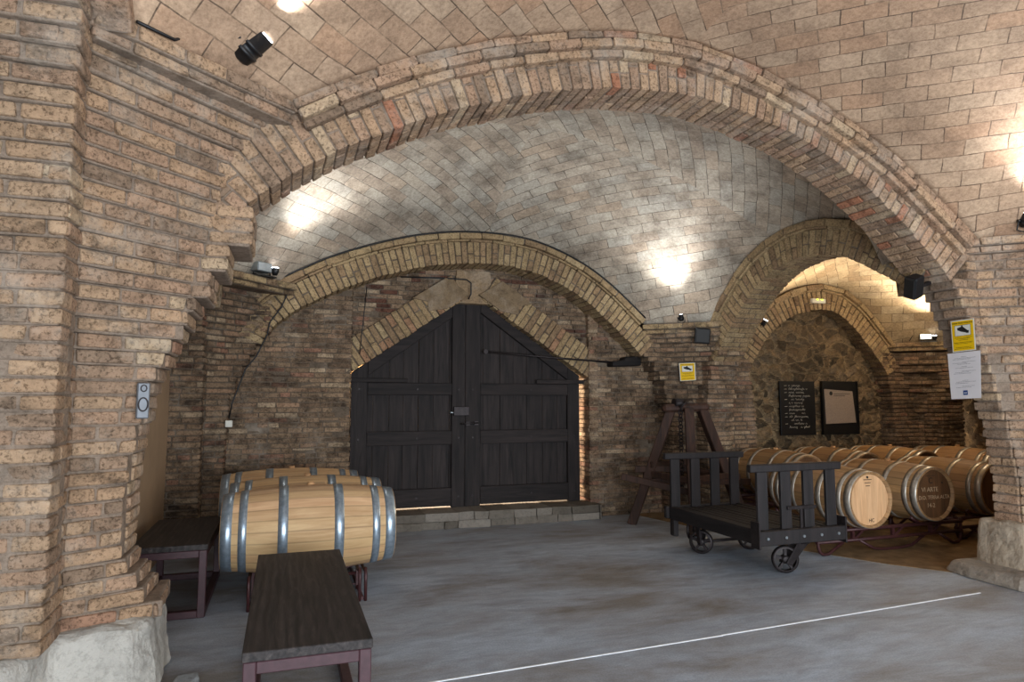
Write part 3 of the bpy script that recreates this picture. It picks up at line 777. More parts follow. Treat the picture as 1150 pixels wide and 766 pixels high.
o = bpy.data.objects['wall_right']; o.location = (10.6, 8.1, 0); o.rotation_euler = (0, 0, -PI/2)
# closed sides that keep daylight out of the back bays
mb = MB(); mb.box(-1.5, 4.38, 0, -1.08, 7.9, 2.9)
o = mb.build('wall_left', M['panel']); tag(o, 'smooth brown board wall between the left pier and the back left pier', 'wall', kind='structure')
mb = MB(); 
brick_field(mb, 6.3, 10.6, 0, 3.2, 4.02, BR_NEAR, h=.08, blen=.27)
mb.box(6.2, 4.04, 0, 10.7, 4.3, 4.6, 1, MORT_N)  # added to block daylight where an open arch would let it in
o = mb.build('wall_right_blocker', [M['brick'], M['mortar']]); tag(o, 'added brick wall blocking daylight from the barrel bay behind the right pier', 'wall', kind='structure')
mb = MB(); mb.box(-1.6, 4.2, 4.55, 10.8, 8.4, 4.7); mb.box(10.55, 4.2, 2.85, 10.7, 8.4, 4.6); mb.box(5.6, 7.8, 3.2, 10.7, 8.3, 4.6); mb.box(-1.5, 4.4, 2.85, -.98, 8.3, 4.6)
mb.box(9.25, 4.2, 3.0, 9.6, 7.8, 4.6)
mb.box(-3.2, -1.5, 4.7, 8.2, 4.3, 4.8); 
o = mb.build('ceiling_slab', M['mortar']); tag(o, 'floor slab above the vaults', 'ceiling', kind='structure')
mb = MB(); mb.box(-3.0, -2.0, 0, -2.7, 4.4, 4.75); mb.box(-2.8, 4.1, 0, -1.1, 4.4, 4.75)  # added unseen wall, keeps sky light off the pier from the left
o = mb.build('wall_left_blocker', M['mortar']); tag(o, 'added wall shutting out side light, left beyond the foreground pier', 'wall', kind='structure')
mb = MB(); mb.box(8.0, -2.0, 0, 8.2, 4.1, 4.75)  # added unseen wall, keeps sky light out from the right
o = mb.build('wall_far_right_blocker', M['mortar']); tag(o, 'added wall shutting out side light, right beyond the foreground bay', 'wall', kind='structure')

# ------------------------------------------------------------------ measuring helpers: a sight line met with a plane of the room
_F = 740.; _P = math.atan(67/740.); _Y = math.radians(19.)
_fw = Vector((math.sin(_Y)*math.cos(_P), math.cos(_Y)*math.cos(_P), math.sin(_P)))
_rt = Vector((math.cos(_Y), -math.sin(_Y), 0)); _up = _rt.cross(_fw)
def _ray(u, v): return _fw+_rt*((u-575)/_F)+_up*((383-v)/_F)
_C = Vector((0, 0, 1.5))
def onY(u, v, y): d = _ray(u, v); return _C+d*(y/d.y)
def onX(u, v, x): d = _ray(u, v); return _C+d*(x/d.x)
def onZ(u, v, z): d = _ray(u, v); return _C+d*((z-1.5)/d.z)

def text_mesh(name, body, size, mat, parent, M4, align='CENTER', shear=0.0, spacing=1.0):
    cu = bpy.data.curves.new(name, 'FONT'); cu.body = body; cu.size = size; cu.align_x = align; cu.align_y = 'CENTER'
    cu.extrude = .0006; cu.shear = shear; cu.space_line = spacing; cu.resolution_u = 3
    t = bpy.data.objects.new(name+'_tmp', cu); COL.objects.link(t)
    dg = bpy.context.evaluated_depsgraph_get(); me = bpy.data.meshes.new_from_object(t.evaluated_get(dg))
    bpy.data.objects.remove(t); bpy.data.curves.remove(cu)
    me.name = name; me.materials.clear(); me.materials.append(mat)
    o = bpy.data.objects.new(name, me); COL.objects.link(o); o.parent = parent
    o.matrix_local = M4; return o

# ------------------------------------------------------------------ the double door
dr = empty('door_1', (DXC, 8.1, DB), 'dark weathered wooden double door with a gabled top', 'door'); dr['kind'] = 'structure'
def W(mb): # world coordinates -> door empty's
    mb.v = [(x-DXC, y-8.1, z-DB) for x, y, z in mb.v]; return mb
def shade(k=.18): f = 1+R.uniform(-k, k); return (f, f, f)
def slope_z(x): return DE+(x-DX0)/(DXC-.1-DX0)*(DA-DE) if x < DXC-.1 else (DA if x < DXC+.1 else DE+(DX1-x)/(DX1-DXC-.1)*(DA-DE))
def leaf(xa, xb, left):
    pl = MB(); x = xa+.05; k = 0
    slit = onY(418, 470, 8.1).x if left else onY(578, 475, 8.1).x
    edges = []
    while x < xb-.05:
        xe = min(xb-.04, x+R.uniform(.17, .23))
        if x < slit < xe and (xe-slit > .05) and (slit-x > .05): xe = slit
        edges.append((x, xe)); x = xe
    for a, b in edges:
        za = slope_z(a+.002)-.08; zb = slope_z(b-.002)-.08; yo = R.uniform(0, .012)
        g = .0035 if abs(b-slit) < .002 else .0012
        pl.hexa([(a+.0012, 8.12+yo, DB+.05), (b-g, 8.12+yo, DB+.05), (b-g, 8.15+yo, DB+.05), (a+.0012, 8.15+yo, DB+.05),
                 (a+.0012, 8.12+yo, za), (b-g, 8.12+yo, zb), (b-g, 8.15+yo, zb), (a+.0012, 8.15+yo, za)], 0, shade(.25))
    root = W(pl).build('door_leaf', M['door'], dr, bevel=.003)
    def part(name, boxes, mat=M['door'], y0=8.07, y1=8.125, bev=.006):
        m = MB()
        for b in boxes:
            (ax, az), (bx, bz), (cx, cz), (dx, dz) = b; c = shade()
            m.hexa([(ax, y0, az), (bx, y0, bz), (bx, y1, bz), (ax, y1, az), (dx, y0, dz), (cx, y0, cz), (cx, y1, cz), (dx, y1, dz)], 0, c)
        o = W(m).build(name, mat, root, bevel=bev); return o
    def rect(x0, z0, x1, z1): return ((x0, z0), (x1, z0), (x1, z1), (x0, z1))
    # stiles
    wl = .22 if left else .19
    if left:
        part('stile', [((xa, DB), (xa+.2, DB), (xa+.2, slope_z(xa+.2)), (xa, DE))])
        part('stile', [((xb-.17, DB), (xb, DB), (xb, min(DA, slope_z(xb))), (xb-.17, slope_z(xb-.17)))])
    else:
        part('stile', [((xa, DB), (xa+.2, DB), (xa+.2, slope_z(xa+.2)), (xa, DA))])
        part('stile', [((xb-.17, DB), (xb, DB), (xb, DE), (xb-.17, slope_z(xb-.17)))])
    i0, i1 = (xa+.2, xb-.17) if left else (xa+.2, xb-.17)
    for z0, z1 in ((DB+.02, DB+.24), (DB+.77, DB+.94), (DB+1.38, DB+1.53)):
        part('rail', [rect(i0, z0, i1, z1)], M['doorh'])
    s = .17
    part('sloping_rail', [((i0, slope_z(i0)-s), (i1, slope_z(i1)-s), (i1, slope_z(i1)), (i0, slope_z(i0)))], M['doorh'])
    if left: part('strap_hinge', [rect(xa-.02, DE-.11, xa+.68, DE-.06)], M['doorh'], 8.05, 8.072)
    else: part('strap_hinge', [rect(xb-.62, DE-.11, xb+.12, DE-.055)], M['doorh'], 8.045, 8.072)
    # peg heads and nails
    m = MB()
    for z in (DB+.13, DB+.85, DB+1.45):
        for x in (xa+.1, xb-.08, (xa+xb)/2+.1):
            m.lathe([(8.062, .012), (8.075, .012)], 8, 'y', (x, 0, z))
    W(m).build('nail', M['iron'], root)
    return root
LL = leaf(DX0, DXC-.071, True); RL = leaf(DXC-.069, DX1, False)
m = MB(); c = onY(519, 462, 8.05)
m.box(c.x-.11, 8.035, c.z-.055, c.x+.09, 8.075, c.z+.06); W(m).build('lock', M['iron'], LL, bevel=.006)
m = MB(); m.tube([(c.x-.16, 8.05, c.z-.015), (c.x-.1, 8.05, c.z-.015)], .01); W(m).build('lock_bolt', M['chrome'], LL)
m = MB(); c = onY(526, 476, 8.05); m.tube([(c.x-.1, 8.05, c.z), (c.x+.13, 8.05, c.z+.01)], .012); m.box(c.x-.03, 8.045, c.z-.02, c.x+.02, 8.072, c.z+.025)
m.box(c.x+.08, 8.045, c.z-.015, c.x+.13, 8.072, c.z+.03); W(m).build('latch', M['iron'], RL)

# iron rod and the wooden block in the wall that it runs to
m = MB(); a = onY(545, 395, 8.03); b = onY(687, 407, 7.82); m.tube([a, a.lerp(b, .5)+Vector((0, 0, -.004)), b], .013); m.lathe([(-.03, .03), (0, .03)], 10, 'y', a)
o = m.build('iron_bar', M['iron']); tag(o, 'long thin iron bar running from the right door leaf to the wooden block', 'bar')
m = MB(); b0 = onY(686, 412, 7.8); b1 = onY(718, 404, 7.8)
m.hexa([(b0.x, 7.74, b0.z-.0), (b1.x, 7.74, b0.z+.02), (b1.x, 7.96, b0.z+.02), (b0.x, 7.96, b0.z), (b0.x, 7.74, b0.z+.07), (b1.x, 7.74, b1.z+.02), (b1.x, 7.96, b1.z+.02), (b0.x, 7.96, b0.z+.07)])
m.hexa([(b0.x+.14, 7.745, b0.z+.05), (b1.x-.03, 7.745, b0.z+.06), (b1.x-.03, 7.95, b0.z+.06), (b0.x+.14, 7.95, b0.z+.05), (b0.x+.2, 7.745, b1.z+.03), (b1.x-.04, 7.745, b1.z+.05), (b1.x-.04, 7.95, b1.z+.05), (b0.x+.2, 7.95, b1.z+.03)])
o = m.build('wooden_block', M['doorh'], bevel=.02, seg=2); tag(o, 'dark wooden block let into the brick wall right of the door', 'block')

# ------------------------------------------------------------------ benches
def bench(x0, x1, y0, y1, h, label):
    root = empty('bench', ((x0+x1)/2, (y0+y1)/2, 0), label, 'bench', 'dark steel framed benches')
    cx, cy = (x0+x1)/2, (y0+y1)/2; X0, X1, Y0, Y1 = x0-cx, x1-cx, y0-cy, y1-cy
    t = MB(); n = 1
    for i in range(n):
        a = X0+(X1-X0)*i/n; b = X0+(X1-X0)*(i+1)/n
        t.box(a+.0006, Y0, h-.04, b-.0006, Y1, h)
    t.build('seat', M['bench'], root, bevel=.003)
    s = .05
    for xx in (X0+.005, X1-s-.005):
        for yy in (Y0+.005, Y1-s-.005):
            m = MB(); m.box(xx, yy, 0, xx+s, yy+s, h-.041); m.build('leg', M['steel_maroon'], root, bevel=.004)
    for zz in (h-.041-s, .001):
        for xx in (X0+.005, X1-s-.005):
            m = MB(); m.box(xx, Y0+s+.005, zz, xx+s, Y1-s-.005, zz+s); m.build('frame_bar', M['steel_maroon'], root, bevel=.004)
        for yy in (Y0+.005, Y1-s-.005):
            m = MB(); m.box(X0+s+.005, yy, zz, X1-s-.005, yy+s, zz+s); m.build('frame_bar', M['steel_maroon'], root, bevel=.004)
    return root
b2 = bench(-.97, -.475, 5.16, 6.33, .5, 'shorter dark bench against the brown board wall, behind the left pier')
b1 = bench(-.13, .385, 2.92, 4.70, .5, 'long dark bench in the foreground, in front of the barrels')

# ------------------------------------------------------------------ barrels
def barrel_parts(L, rb, rh, ax, mats):
    """body, hoops, heads, bung as meshes about the barrel's centre, axis ax"""
    H = L/2; n = 192
    def rad(t): return rb-(rb-rh)*abs(t/H)**2.1
    tones = []
    for k in range(24):
        f = R.uniform(.78, 1.14); tones.append((f, f*R.uniform(.95, 1.0), f*R.uniform(.88, 1.0)))
    out = []
    m = MB(); prof = [(-H+.05, rh-.028), (-H, rh-.016)]+[(-H+L*i/26, rad(-H+L*i/26)) for i in range(27)]+[(H, rh-.016), (H-.05, rh-.028)]
    m.lathe(prof, n, ax, cf=lambda j: tones[(j//8) % 24] if j % 8 else tuple(q*.72 for q in tones[(j//8) % 24]), cap=False); out.append(('body', m, mats[0]))
    for a, b in ((0, .06), (.095, .14), (.31, .365)):
        for sg in (-1, 1):
            h = MB(); t0 = -H+a*L+.004; t1 = -H+b*L+.004
            ts = [t0, (t0+t1)/2, t1]; ts = [-q for q in ts] if sg < 0 else ts
            if sg < 0: ts = ts[::-1]
            h.lathe([(ts[0], rad(ts[0])-.002)]+[(t, rad(t)+.0035) for t in ts]+[(ts[-1], rad(ts[-1])-.002)], 64, ax, cap=False)
            out.append(('hoop', h, mats[2]))
    for sg in (-1, 1):
        h = MB(); t = sg*(H-.04); w = (rh-.026)*2/7
        for i in range(7):     # head boards
            xa = -(rh-.026)+w*i; xb = xa+w
            f = R.uniform(.86, 1.1); poly = []
            r = rh-.024
            for x in (xa, (xa+xb)/2, xb): poly.append((x, -math.sqrt(max(0, r*r-x*x))))
            for x in (xb, (xa+xb)/2, xa): poly.append((x, math.sqrt(max(1e-6, r*r-x*x))))
            h.prism(poly, ax, t-.011, t+.011, 0, (f, f*.98, f*.95))
        out.append(('head', h, mats[1] if sg < 0 else mats[3]))
    b = MB(); b.lathe([(rb-.006, .03), (rb+.004, .03), (rb+.02, .026)], 14, 'z'); out.append(('bung', b, M['bung']))
    return out
def barrel(loc, L, rb, rh, ax, mats, label, group, roll=0.0, bung=True):
    root = empty('barrel', (loc[0], loc[1], loc[2]-rb), label, 'barrel', group)
    for nm, m, mt in barrel_parts(L, rb, rh, ax, mats):
        if nm == 'bung' and not bung: continue
        if roll:
            c, s = math.cos(roll), math.sin(roll)
            m.v = [(x, y*c-z*s, y*s+z*c) if ax == 'x' else (x*c+z*s, y, -x*s+z*c) for x, y, z in m.v]
        m.v = [(x, y, z+rb) for x, y, z in m.v]
        m.build(nm, mt, root)
    return root
BL, RB, RH = 1.26, .325, .275
LM = (M['stave'], M['head'], M['hoop'], M['head'])
barrel((.22, 5.5, .515), BL, RB, RH, 'x', LM, 'light oak barrel nearest of the three lying behind the long bench', 'light oak barrels beside the benches', -.12)
barrel((.215, 6.19, .515), BL, RB, RH, 'x', LM, 'light oak barrel in the middle of the three lying behind the long bench', 'light oak barrels beside the benches')
barrel((.09, 6.93, .515), BL, RB, RH, 'x', LM, 'light oak barrel farthest back of the three behind the long bench, by the brick wall', 'light oak barrels beside the benches')
CM = (M['stavey'], M['headd'], M['hoopd'], M['headd']); CN = (M['stavey'], M['head'], M['hoopd'], M['head'])
g1 = 'barrels in the front row of the side bay'; g2 = 'barrels in the back row of the side bay'
BL, RB, RH = 1.12, .30, .268
bf1 = barrel((5.41, 5.57, .54), BL, RB, RH, 'y', CN, 'front row barrel with a pale clean head, next to the cart', g1)
bf2 = barrel((6.37, 5.66, .54), BL, RB, RH, 'y', CM, 'front row barrel with chalk writing on its dark head', g1)
bf3 = barrel((7.33, 5.69, .54), BL, RB, RH, 'y', CM, 'front row barrel partly hidden by the right pier', g1)
barrel((5.93, 6.92, .585), BL, RB, RH, 'y', CM, 'back row barrel nearest the hoist, seen over the cart', g2)
barrel((6.86, 6.92, .585), BL, RB, RH, 'y', CM, 'back row barrel behind the pale headed front barrel', g2)
barrel((7.84, 6.92, .585), BL, RB, RH, 'y', CM, 'back row barrel behind the chalk marked barrel', g2)
barrel((8.62, 6.55, .585), BL, RB, RH, 'y', CM, 'back row barrel at the far right, beside the right pier', g2)
def on_head(root, items, yh=-BL/2+.029):
    for nm, body, size, mat, x, z in items:
        text_mesh(nm, body, size, mat, root, Matrix.Translation((x, yh-.001, z+RB)) @ Matrix.Rotation(PI/2, 4, 'X'))
on_head(bf2, [('chalk_writing', 'VI ARTE', .066, M['chalkdim'], -.045, .045), ('chalk_writing', 'D.O. TERRA ALTA', .054, M['chalkdim'], .01, -.035), ('chalk_writing', '14-2', .062, M['chalkdim'], -.04, -.115),
              ('stamp', 'C', .085, M['ink'], -.03, .135), ('stamp', '.', .16, M['ink'], .13, .15)])
m = MB(); m.box(-.1, -BL/2+.026, RB+.185, .03, -BL/2+.0285, RB+.189); m.build('stamp', M['ink'], bf2)
m = MB()
for i in range(3): m.box(-.06+.012*i, -BL/2+.026, RB+.19-.03*i, .04-.012*i, -BL/2+.0285, RB+.196-.03*i)
m.lathe([(-BL/2+.026, .012), (-BL/2+.0285, .012)], 10, 'y', (-.01, 0, RB+.215)); m.build('stamp', M['ink'], bf1)
on_head(bf1, [('stamp', 'HC', .05, M['ink'], .02, -.2)])

# ------------------------------------------------------------------ barrel racks
def arc(c, r, a0, a1, ux, uz, n=6):
    return [Vector(c)+Vector(ux)*r*math.cos(a0+(a1-a0)*i/n)+Vector(uz)*r*math.sin(a0+(a1-a0)*i/n) for i in range(n+1)]
def rack_x(x0, x1, y0, y1, label, bx, up=0.0):
    """rack of steel tube with rails along x"""
    cx, cy = (x0+x1)/2, (y0+y1)/2
    root = empty('barrel_rack', (cx, cy, 0), label, 'rack', 'steel barrel racks')
    def P(m): m.v = [(a-cx, b-cy, c+up*max(0, min(1, (c-.05)/.15))) for a, b, c in m.v]; return m
    for y in (y0, y1):
        m = MB(); m.tube([(x0, y, .23), (x1, y, .23)], .02); P(m).build('rail', M['rack'], root)
        m = MB(); m.tube([(x0, y, .13), (x1, y, .13)], .018); P(m).build('lower_rail', M['rack'], root)
        for x in (x0+.45, (x0+x1)/2, x1-.45):
            m = MB(); m.bar((x, y, .13), (x, y, .23), .03, .03); m.bar((x+.02, y, .14), (x+.16, y, .235), .02, .02); P(m).build('strut', M['rack'], root)
        for x, s in ((x0+.02, 1), (x1-.02, -1)):
            m = MB(); m.tube([(x, y, .26), (x, y, .09), (x+s*.02, y, .035), (x+s*.06, y, .016), (x+s*.12, y, .016), (x+s*.32, y, .125)], .016); P(m).build('foot', M['rack'], root)
        m = MB(); xm = (x0+x1)/2
        m.tube([(xm-.45, y, .13), (xm-.25, y, .03), (xm-.1, y, .016), (xm+.1, y, .016), (xm+.25, y, .03), (xm+.45, y, .13)], .015); P(m).build('foot', M['rack'], root)
        for b in bx:
            for s in (-1, 1):
                m = MB(); m.tube([(b+s*.13, y, .25), (b+s*.2, y, .275), (b+s*.245, y, .31)], .014); P(m).build('cradle', M['rack'], root)
    for x in (x0+.03, x1-.03):
        m = MB(); m.tube([(x, y0, .225), (x, y1, .225)], .018); P(m).build('cross_bar', M['rack'], root)
    return root
rack_x(4.9, 6.84, 5.2, 6.06, 'maroon tube rack under the pale headed and chalk marked barrels', (5.41, 6.37))
rack_x(6.9, 8.2, 5.32, 6.14, 'maroon tube rack under the front row barrel by the right pier', (7.33,))
rack_x(5.5, 7.3, 6.46, 7.26, 'tube rack under the back row barrels behind the cart', (5.93, 6.86), .045)
rack_x(7.4, 9.05, 6.5, 7.0, 'tube rack at the far right under the back row barrels', (7.84, 8.62), .045)
def rack_y(cx, y0, y1, xs, label, by):
    cy = (y0+y1)/2
    root = empty('barrel_rack', (cx, cy, 0), label, 'rack', 'steel barrel racks')
    def P(m): m.v = [(a-cx, b-cy, c) for a, b, c in m.v]; return m
    for x in xs:
        for dx in (-.022, .022):
            m = MB(); m.tube([(x+dx, y0, 0), (x+dx, y0, .19), (x+dx, y0+.02, .235), (x+dx, y0+.05, .225), (x+dx, y0+.1, .205), (x+dx, y1, .205)], .012); P(m).build('rail', M['rack'], root)
        for y in (y0+.35, y1-.35, y1-.02):
            m = MB(); m.bar((x, y, 0), (x, y, .2), .03, .03); P(m).build('post', M['rack'], root)
        m = MB(); m.tube([(x, y0, .02), (x, y1, .02)], .014); P(m).build('lower_rail', M['rack'], root)
    for y in (y0+.36, y1-.36):
        m = MB(); m.tube([(xs[0], y, .12), (xs[1], y, .12)], .014); P(m).build('cross_bar', M['rack'], root)
        m = MB(); m.bar((xs[0], y, .03), (xs[1], y, .19), .012, .012); m.bar((xs[0], y, .19), (xs[1], y, .03), .012, .012); P(m).build('brace', M['rack'], root)
    return root
rack_y(.2, 5.2, 6.55, (-.18, .6), 'maroon steel rack under the two nearest light oak barrels', (5.5, 6.19))
rack_y(.09, 6.62, 7.3, (-.25, .45), 'maroon steel rack under the light oak barrel by the wall', (6.93,))

# ------------------------------------------------------------------ porter's cart
ct = empty('platform_cart', (4.27, 5.25, 0), 'old dark wooden platform cart with slatted ends and iron wheels', 'cart')
CX, CY = 4.27, 5.25
def PC(m): m.v = [(a-CX, b-CY, c) for a, b, c in m.v]; return m
x0, x1, y0, y1 = 3.75, 4.60, 4.62, 5.96; zb, zt = .30, .42
m = MB(); n = 9
for i in range(n):
    a = x0+.05+(x1-x0-.1)*i/n; b = x0+.05+(x1-x0-.1)*(i+1)/n; m.box(a+.006, y0+.06, zt-.045, b-.006, y1-.06, zt-R.uniform(0, .006), 0, shade())
PC(m).build('deck', M['carty'], ct, bevel=.004)
for x in (x0, x1-.06):
    m = MB(); m.box(x, y0-.03, zb, x+.06, y1+.03, zt+.005, 0, shade()); PC(m).build('side_beam', M['carty'], ct, bevel=.006)
for y, ye in ((y0-.055, y0+.0), (y1+.0, y1+.055)):
    m = MB(); m.box(x0-.03, y, zb+.005, x1+.03, ye, zb+.125, 0, shade()); PC(m).build('end_beam', M['cart'], ct, bevel=.006)
    yc = (y+ye)/2; yin = ye if y < 5 else y-.035
    for i in range(4):
        xx = x0+.01+(x1-x0-.125)*i/3
        m = MB(); m.box(xx, yin, zb+.02, xx+.105, yin+.035, .905, 0, shade()); PC(m).build('post', M['cart'], ct, bevel=.005)
    m = MB(); m.box(x0-.06, yin-.012, .9, x1+.05, yin+.047, .965, 0, shade()); PC(m).build('top_rail', M['cart'], ct, bevel=.008)
    m = MB()
    for xx in (x0-.036, x1+.022) if y < 5 else (): m = MB(); m.box(xx, y-.006, zb-.02, xx+.014, ye+.05, zb+.2); PC(m).build('iron_strap', M['iron'], ct, bevel=.003)
    for i in range(5): m = MB(); m.lathe([(y-.012, .012), (y-.0, .012)], 8, 'y', (x0+.05+i*.185, 0, zb+.065)); PC(m).build('bolt', M['chrome'], ct)
m = MB()   # little bracket between the near posts
m.box(x0+.3, y0-.02, .58, x0+.6, y0+.0, .61); m.box(x0+.43, y0-.02, .42, x0+.455, y0, .585); PC(m).build('bracket', M['iron'], ct, bevel=.003)
for xx in (x0+.02, x1-.07):
    m = MB(); m.box(xx, y1-.06, .13, xx+.055, y1+.03, zb); PC(m).build('stub_leg', M['cart'], ct, bevel=.012)
def wheel(c, r, w, ang, name='wheel'):
    """spoked iron wheel; ang turns its axle about the vertical (0 = along x)"""
    m = MB(); ca, sa = math.cos(ang), math.sin(ang)
    m.lathe([(-w/2, r*.80), (-w/2, r*.97), (-w*.3, r), (w*.3, r), (w/2, r*.97), (w/2, r*.80), (-w/2, r*.80)], 28, 'x', cap=False)
    m.lathe([(-w*.7, .012), (-w*.7, r*.3), (w*.7, r*.3), (w*.7, .012)], 16, 'x')
    for i in range(5):
        t = 2*PI*i/5+.3; d = Vector((0, math.cos(t), math.sin(t)))
        m.bar(d*r*.25, d*r*.85, w*.5, r*.2, upv=(1, 0, 0))
    m.v = [(c[0]+x*ca-y*sa, c[1]+x*sa+y*ca, c[2]+z) for x, y, z in m.v]
    return PC(m).build(name, M['iron'], ct)
wheel((3.93, 5.68, .115), .115, .05, .75); wheel((4.5, 5.68, .115), .115, .05, .75)
m = MB(); m.tube([(3.9, 5.68, .115), (4.52, 5.68, .115)], .015); PC(m).build('axle', M['iron'], ct)
for xx in (3.93, 4.5):
    for dx in (-.05, .05):
        m = MB(); m.bar((xx+dx, 5.68+dx*.9, .1), (xx+dx*.8, 5.68, zb), .05, .015); PC(m).build('axle_bracket', M['iron'], ct)
m = MB(); m.tube(arc((3.96, 5.9, .2), .095, 0, 2*PI, (.8, .6, 0), (0, 0, 1), 20)[:-1], .014, closed=True); PC(m).build('iron_loop', M['iron'], ct)
# swivel caster under the near end, trailing to the left
wheel((4.19, 4.82, .118), .118, .045, 1.25, 'caster_wheel')
for dy in (-.045, .045):
    m = MB(); y = 4.82+dy
    m.hexa([(4.16, y-.008, .09), (4.22, y-.008, .07), (4.22, y+.008, .07), (4.16, y+.008, .09), (4.30, y-.008, .27), (4.43, y-.008, .27), (4.43, y+.008, .27), (4.30, y+.008, .27)])
    PC(m).build('caster_fork', M['iron'], ct, bevel=.005)
m = MB(); m.lathe([(.25, .075), (.285, .075), (.3, .1)], 18, 'z', (4.37, 4.82, 0)); PC(m).build('caster_plate', M['iron'], ct)
m = MB(); m.box(x0+.07, 4.76, .3, x1-.07, 4.9, .37); m.box(x0+.07, 5.61, .3, x1-.07, 5.75, .37); PC(m).build('bolster', M['cart'], ct, bevel=.005)

# ------------------------------------------------------------------ wooden hoist (four legged)
hs = empty('wooden_hoist', (4.62, 6.95, 0), 'brown wooden four legged hoist with a hanging chain beside the back pier', 'hoist')
HX, HY = 4.62, 6.95
def PH(m): m.v = [(a-HX, b-HY, c) for a, b, c in m.v]; return m
ap = {'fl': (4.58, 6.80, 1.40), 'bl': (4.45, 6.98, 1.40), 'fr': (4.80, 6.86, 1.40), 'br': (4.72, 7.0, 1.40)}
ft = {'bl': (4.05, 7.28, .0), 'fl': (4.36, 6.42, .0), 'fr': (5.35, 6.80, .0), 'br': (5.02, 7.42, .0)}
for k in ('bl', 'fl', 'fr', 'br'):
    m = MB(); m.bar(ft[k], ap[k], .11, .11, 0, shade(.12)); PH(m).build('leg', M['beam'], hs, bevel=.008)
m = MB(); m.bar((4.33, 6.99, 1.405), (4.88, 6.84, 1.425), .14, .1); PH(m).build('head_beam', M['beam'], hs, bevel=.03)
m = MB(); m.lathe([(-.12, .055), (.12, .055)], 14, 'x', (4.57, 6.92, 1.47)); m.tube([(4.46, 6.8, 1.42), (4.52, 6.78, 1.47), (4.6, 6.84, 1.5)], .012); PH(m).build('pulley', M['iron'], hs)
def along(k, z): a, b = Vector(ft[k]), Vector(ap[k]); return a.lerp(b, z/1.4)
for (ka, za, kb, zb_, ex) in (('bl', .62, 'fl', .58, .1), ('bl', .73, 'br', .73, .05), ('fl', .6, 'fr', .6, .05), ('br', .62, 'fr', .6, .14), ('bl', .52, 'fr', .6, .06)):
    a, b = along(ka, za), along(kb, zb_); d = (b-a).normalized()
    m = MB(); m.bar(a-d*ex+Vector((0, -.03, 0)), b+d*ex+Vector((0, -.03, 0)), .045, .07, 0, shade(.12)); PH(m).build('cross_bar', M['beam'], hs, bevel=.005)
for a, b in ((onY(698, 535, 7.12), onY(775, 553, 6.72)), (onY(713, 527, 7.2), onY(772, 526, 6.95)), (onY(772, 540, 6.7), onY(842, 541, 6.85))):
    m = MB(); m.bar(a, b, .05, .075, 0, shade(.12)); PH(m).build('cross_bar', M['beam'], hs, bevel=.005)
m = MB()
for i in range(24):
    z = 1.4-i*.042; h = i % 2
    m.tube(arc((4.5, 6.86, z), .028, 0, 2*PI, (1, 0, 0) if h else (0, 1, 0), (0, 0, 1), 8)[:-1], .007, 5, closed=True)
PH(m).build('chain', M['iron'], hs)

# ------------------------------------------------------------------ signs and papers
def sheet(name, tl, tr, br, bl, mat, label, cat, th=.003, group=None):
    """a thin plate given by its four corners; children are laid on its face"""
    tl, tr, br, bl = map(Vector, (tl, tr, br, bl)); n = (tr-tl).cross(bl-tl).normalized()  # into the wall
    root = empty(name, (bl+br)/2, label, cat, group)
    o0 = Vector(root.location)
    m = MB(); q = [bl, br, tr, tl]; m.hexa([v-o0 for v in q]+[v+n*th-o0 for v in q]); m.build('plate', mat, root)
    def P(s, t, lift=.001):  # s right, t down in 0..1
        return tl.lerp(tr, s).lerp(bl.lerp(br, s), t)-n*lift-o0
    return root, P
def patch(P, s0, t0, s1, t1, name, mat, root, lift=.001):
    m = MB(); q = [P(s0, t1, lift), P(s1, t1, lift), P(s1, t0, lift), P(s0, t0, lift)]; b = [P(s0, t1, 0), P(s1, t1, 0), P(s1, t0, 0), P(s0, t0, 0)]
    m.hexa(b+q); return m.build(name, mat, root)
def words(P, root, body, s, t, size, mat, name='lettering', wscale=1.0):
    o = P(s, t, .0016); ex = (P(s+.1, t, .0016)-o).normalized(); ey = (P(s, t-.1, .0016)-o).normalized(); ez = ex.cross(ey).normalized(); ey = ez.cross(ex)
    M4 = Matrix((( ex.x*wscale, ey.x, ez.x, o.x), (ex.y*wscale, ey.y, ez.y, o.y), (ex.z*wscale, ey.z, ez.z, o.z), (0, 0, 0, 1)))
    text_mesh(name, body, size, mat, root, M4)
def greek(P, root, rows, mat, name='lettering', seed=1, th=.012, gap=.006):
    """lines of print too small to read"""
    rr = random.Random(seed); m = MB()
    for t, s0, s1 in rows:
        s = s0
        while s < s1-.01:
            e = min(s1, s+rr.uniform(.025, .09)); k = rr.uniform(.7, 1.1)*th
            q = [P(s, t+k, .0014), P(e, t+k, .0014), P(e, t, .0014), P(s, t, .0014)]; b = [P(s, t+k, .0002), P(e, t+k, .0002), P(e, t, .0002), P(s, t, .0002)]
            m.hexa(b+q); s = e+gap*2
    m.build(name, mat, root)
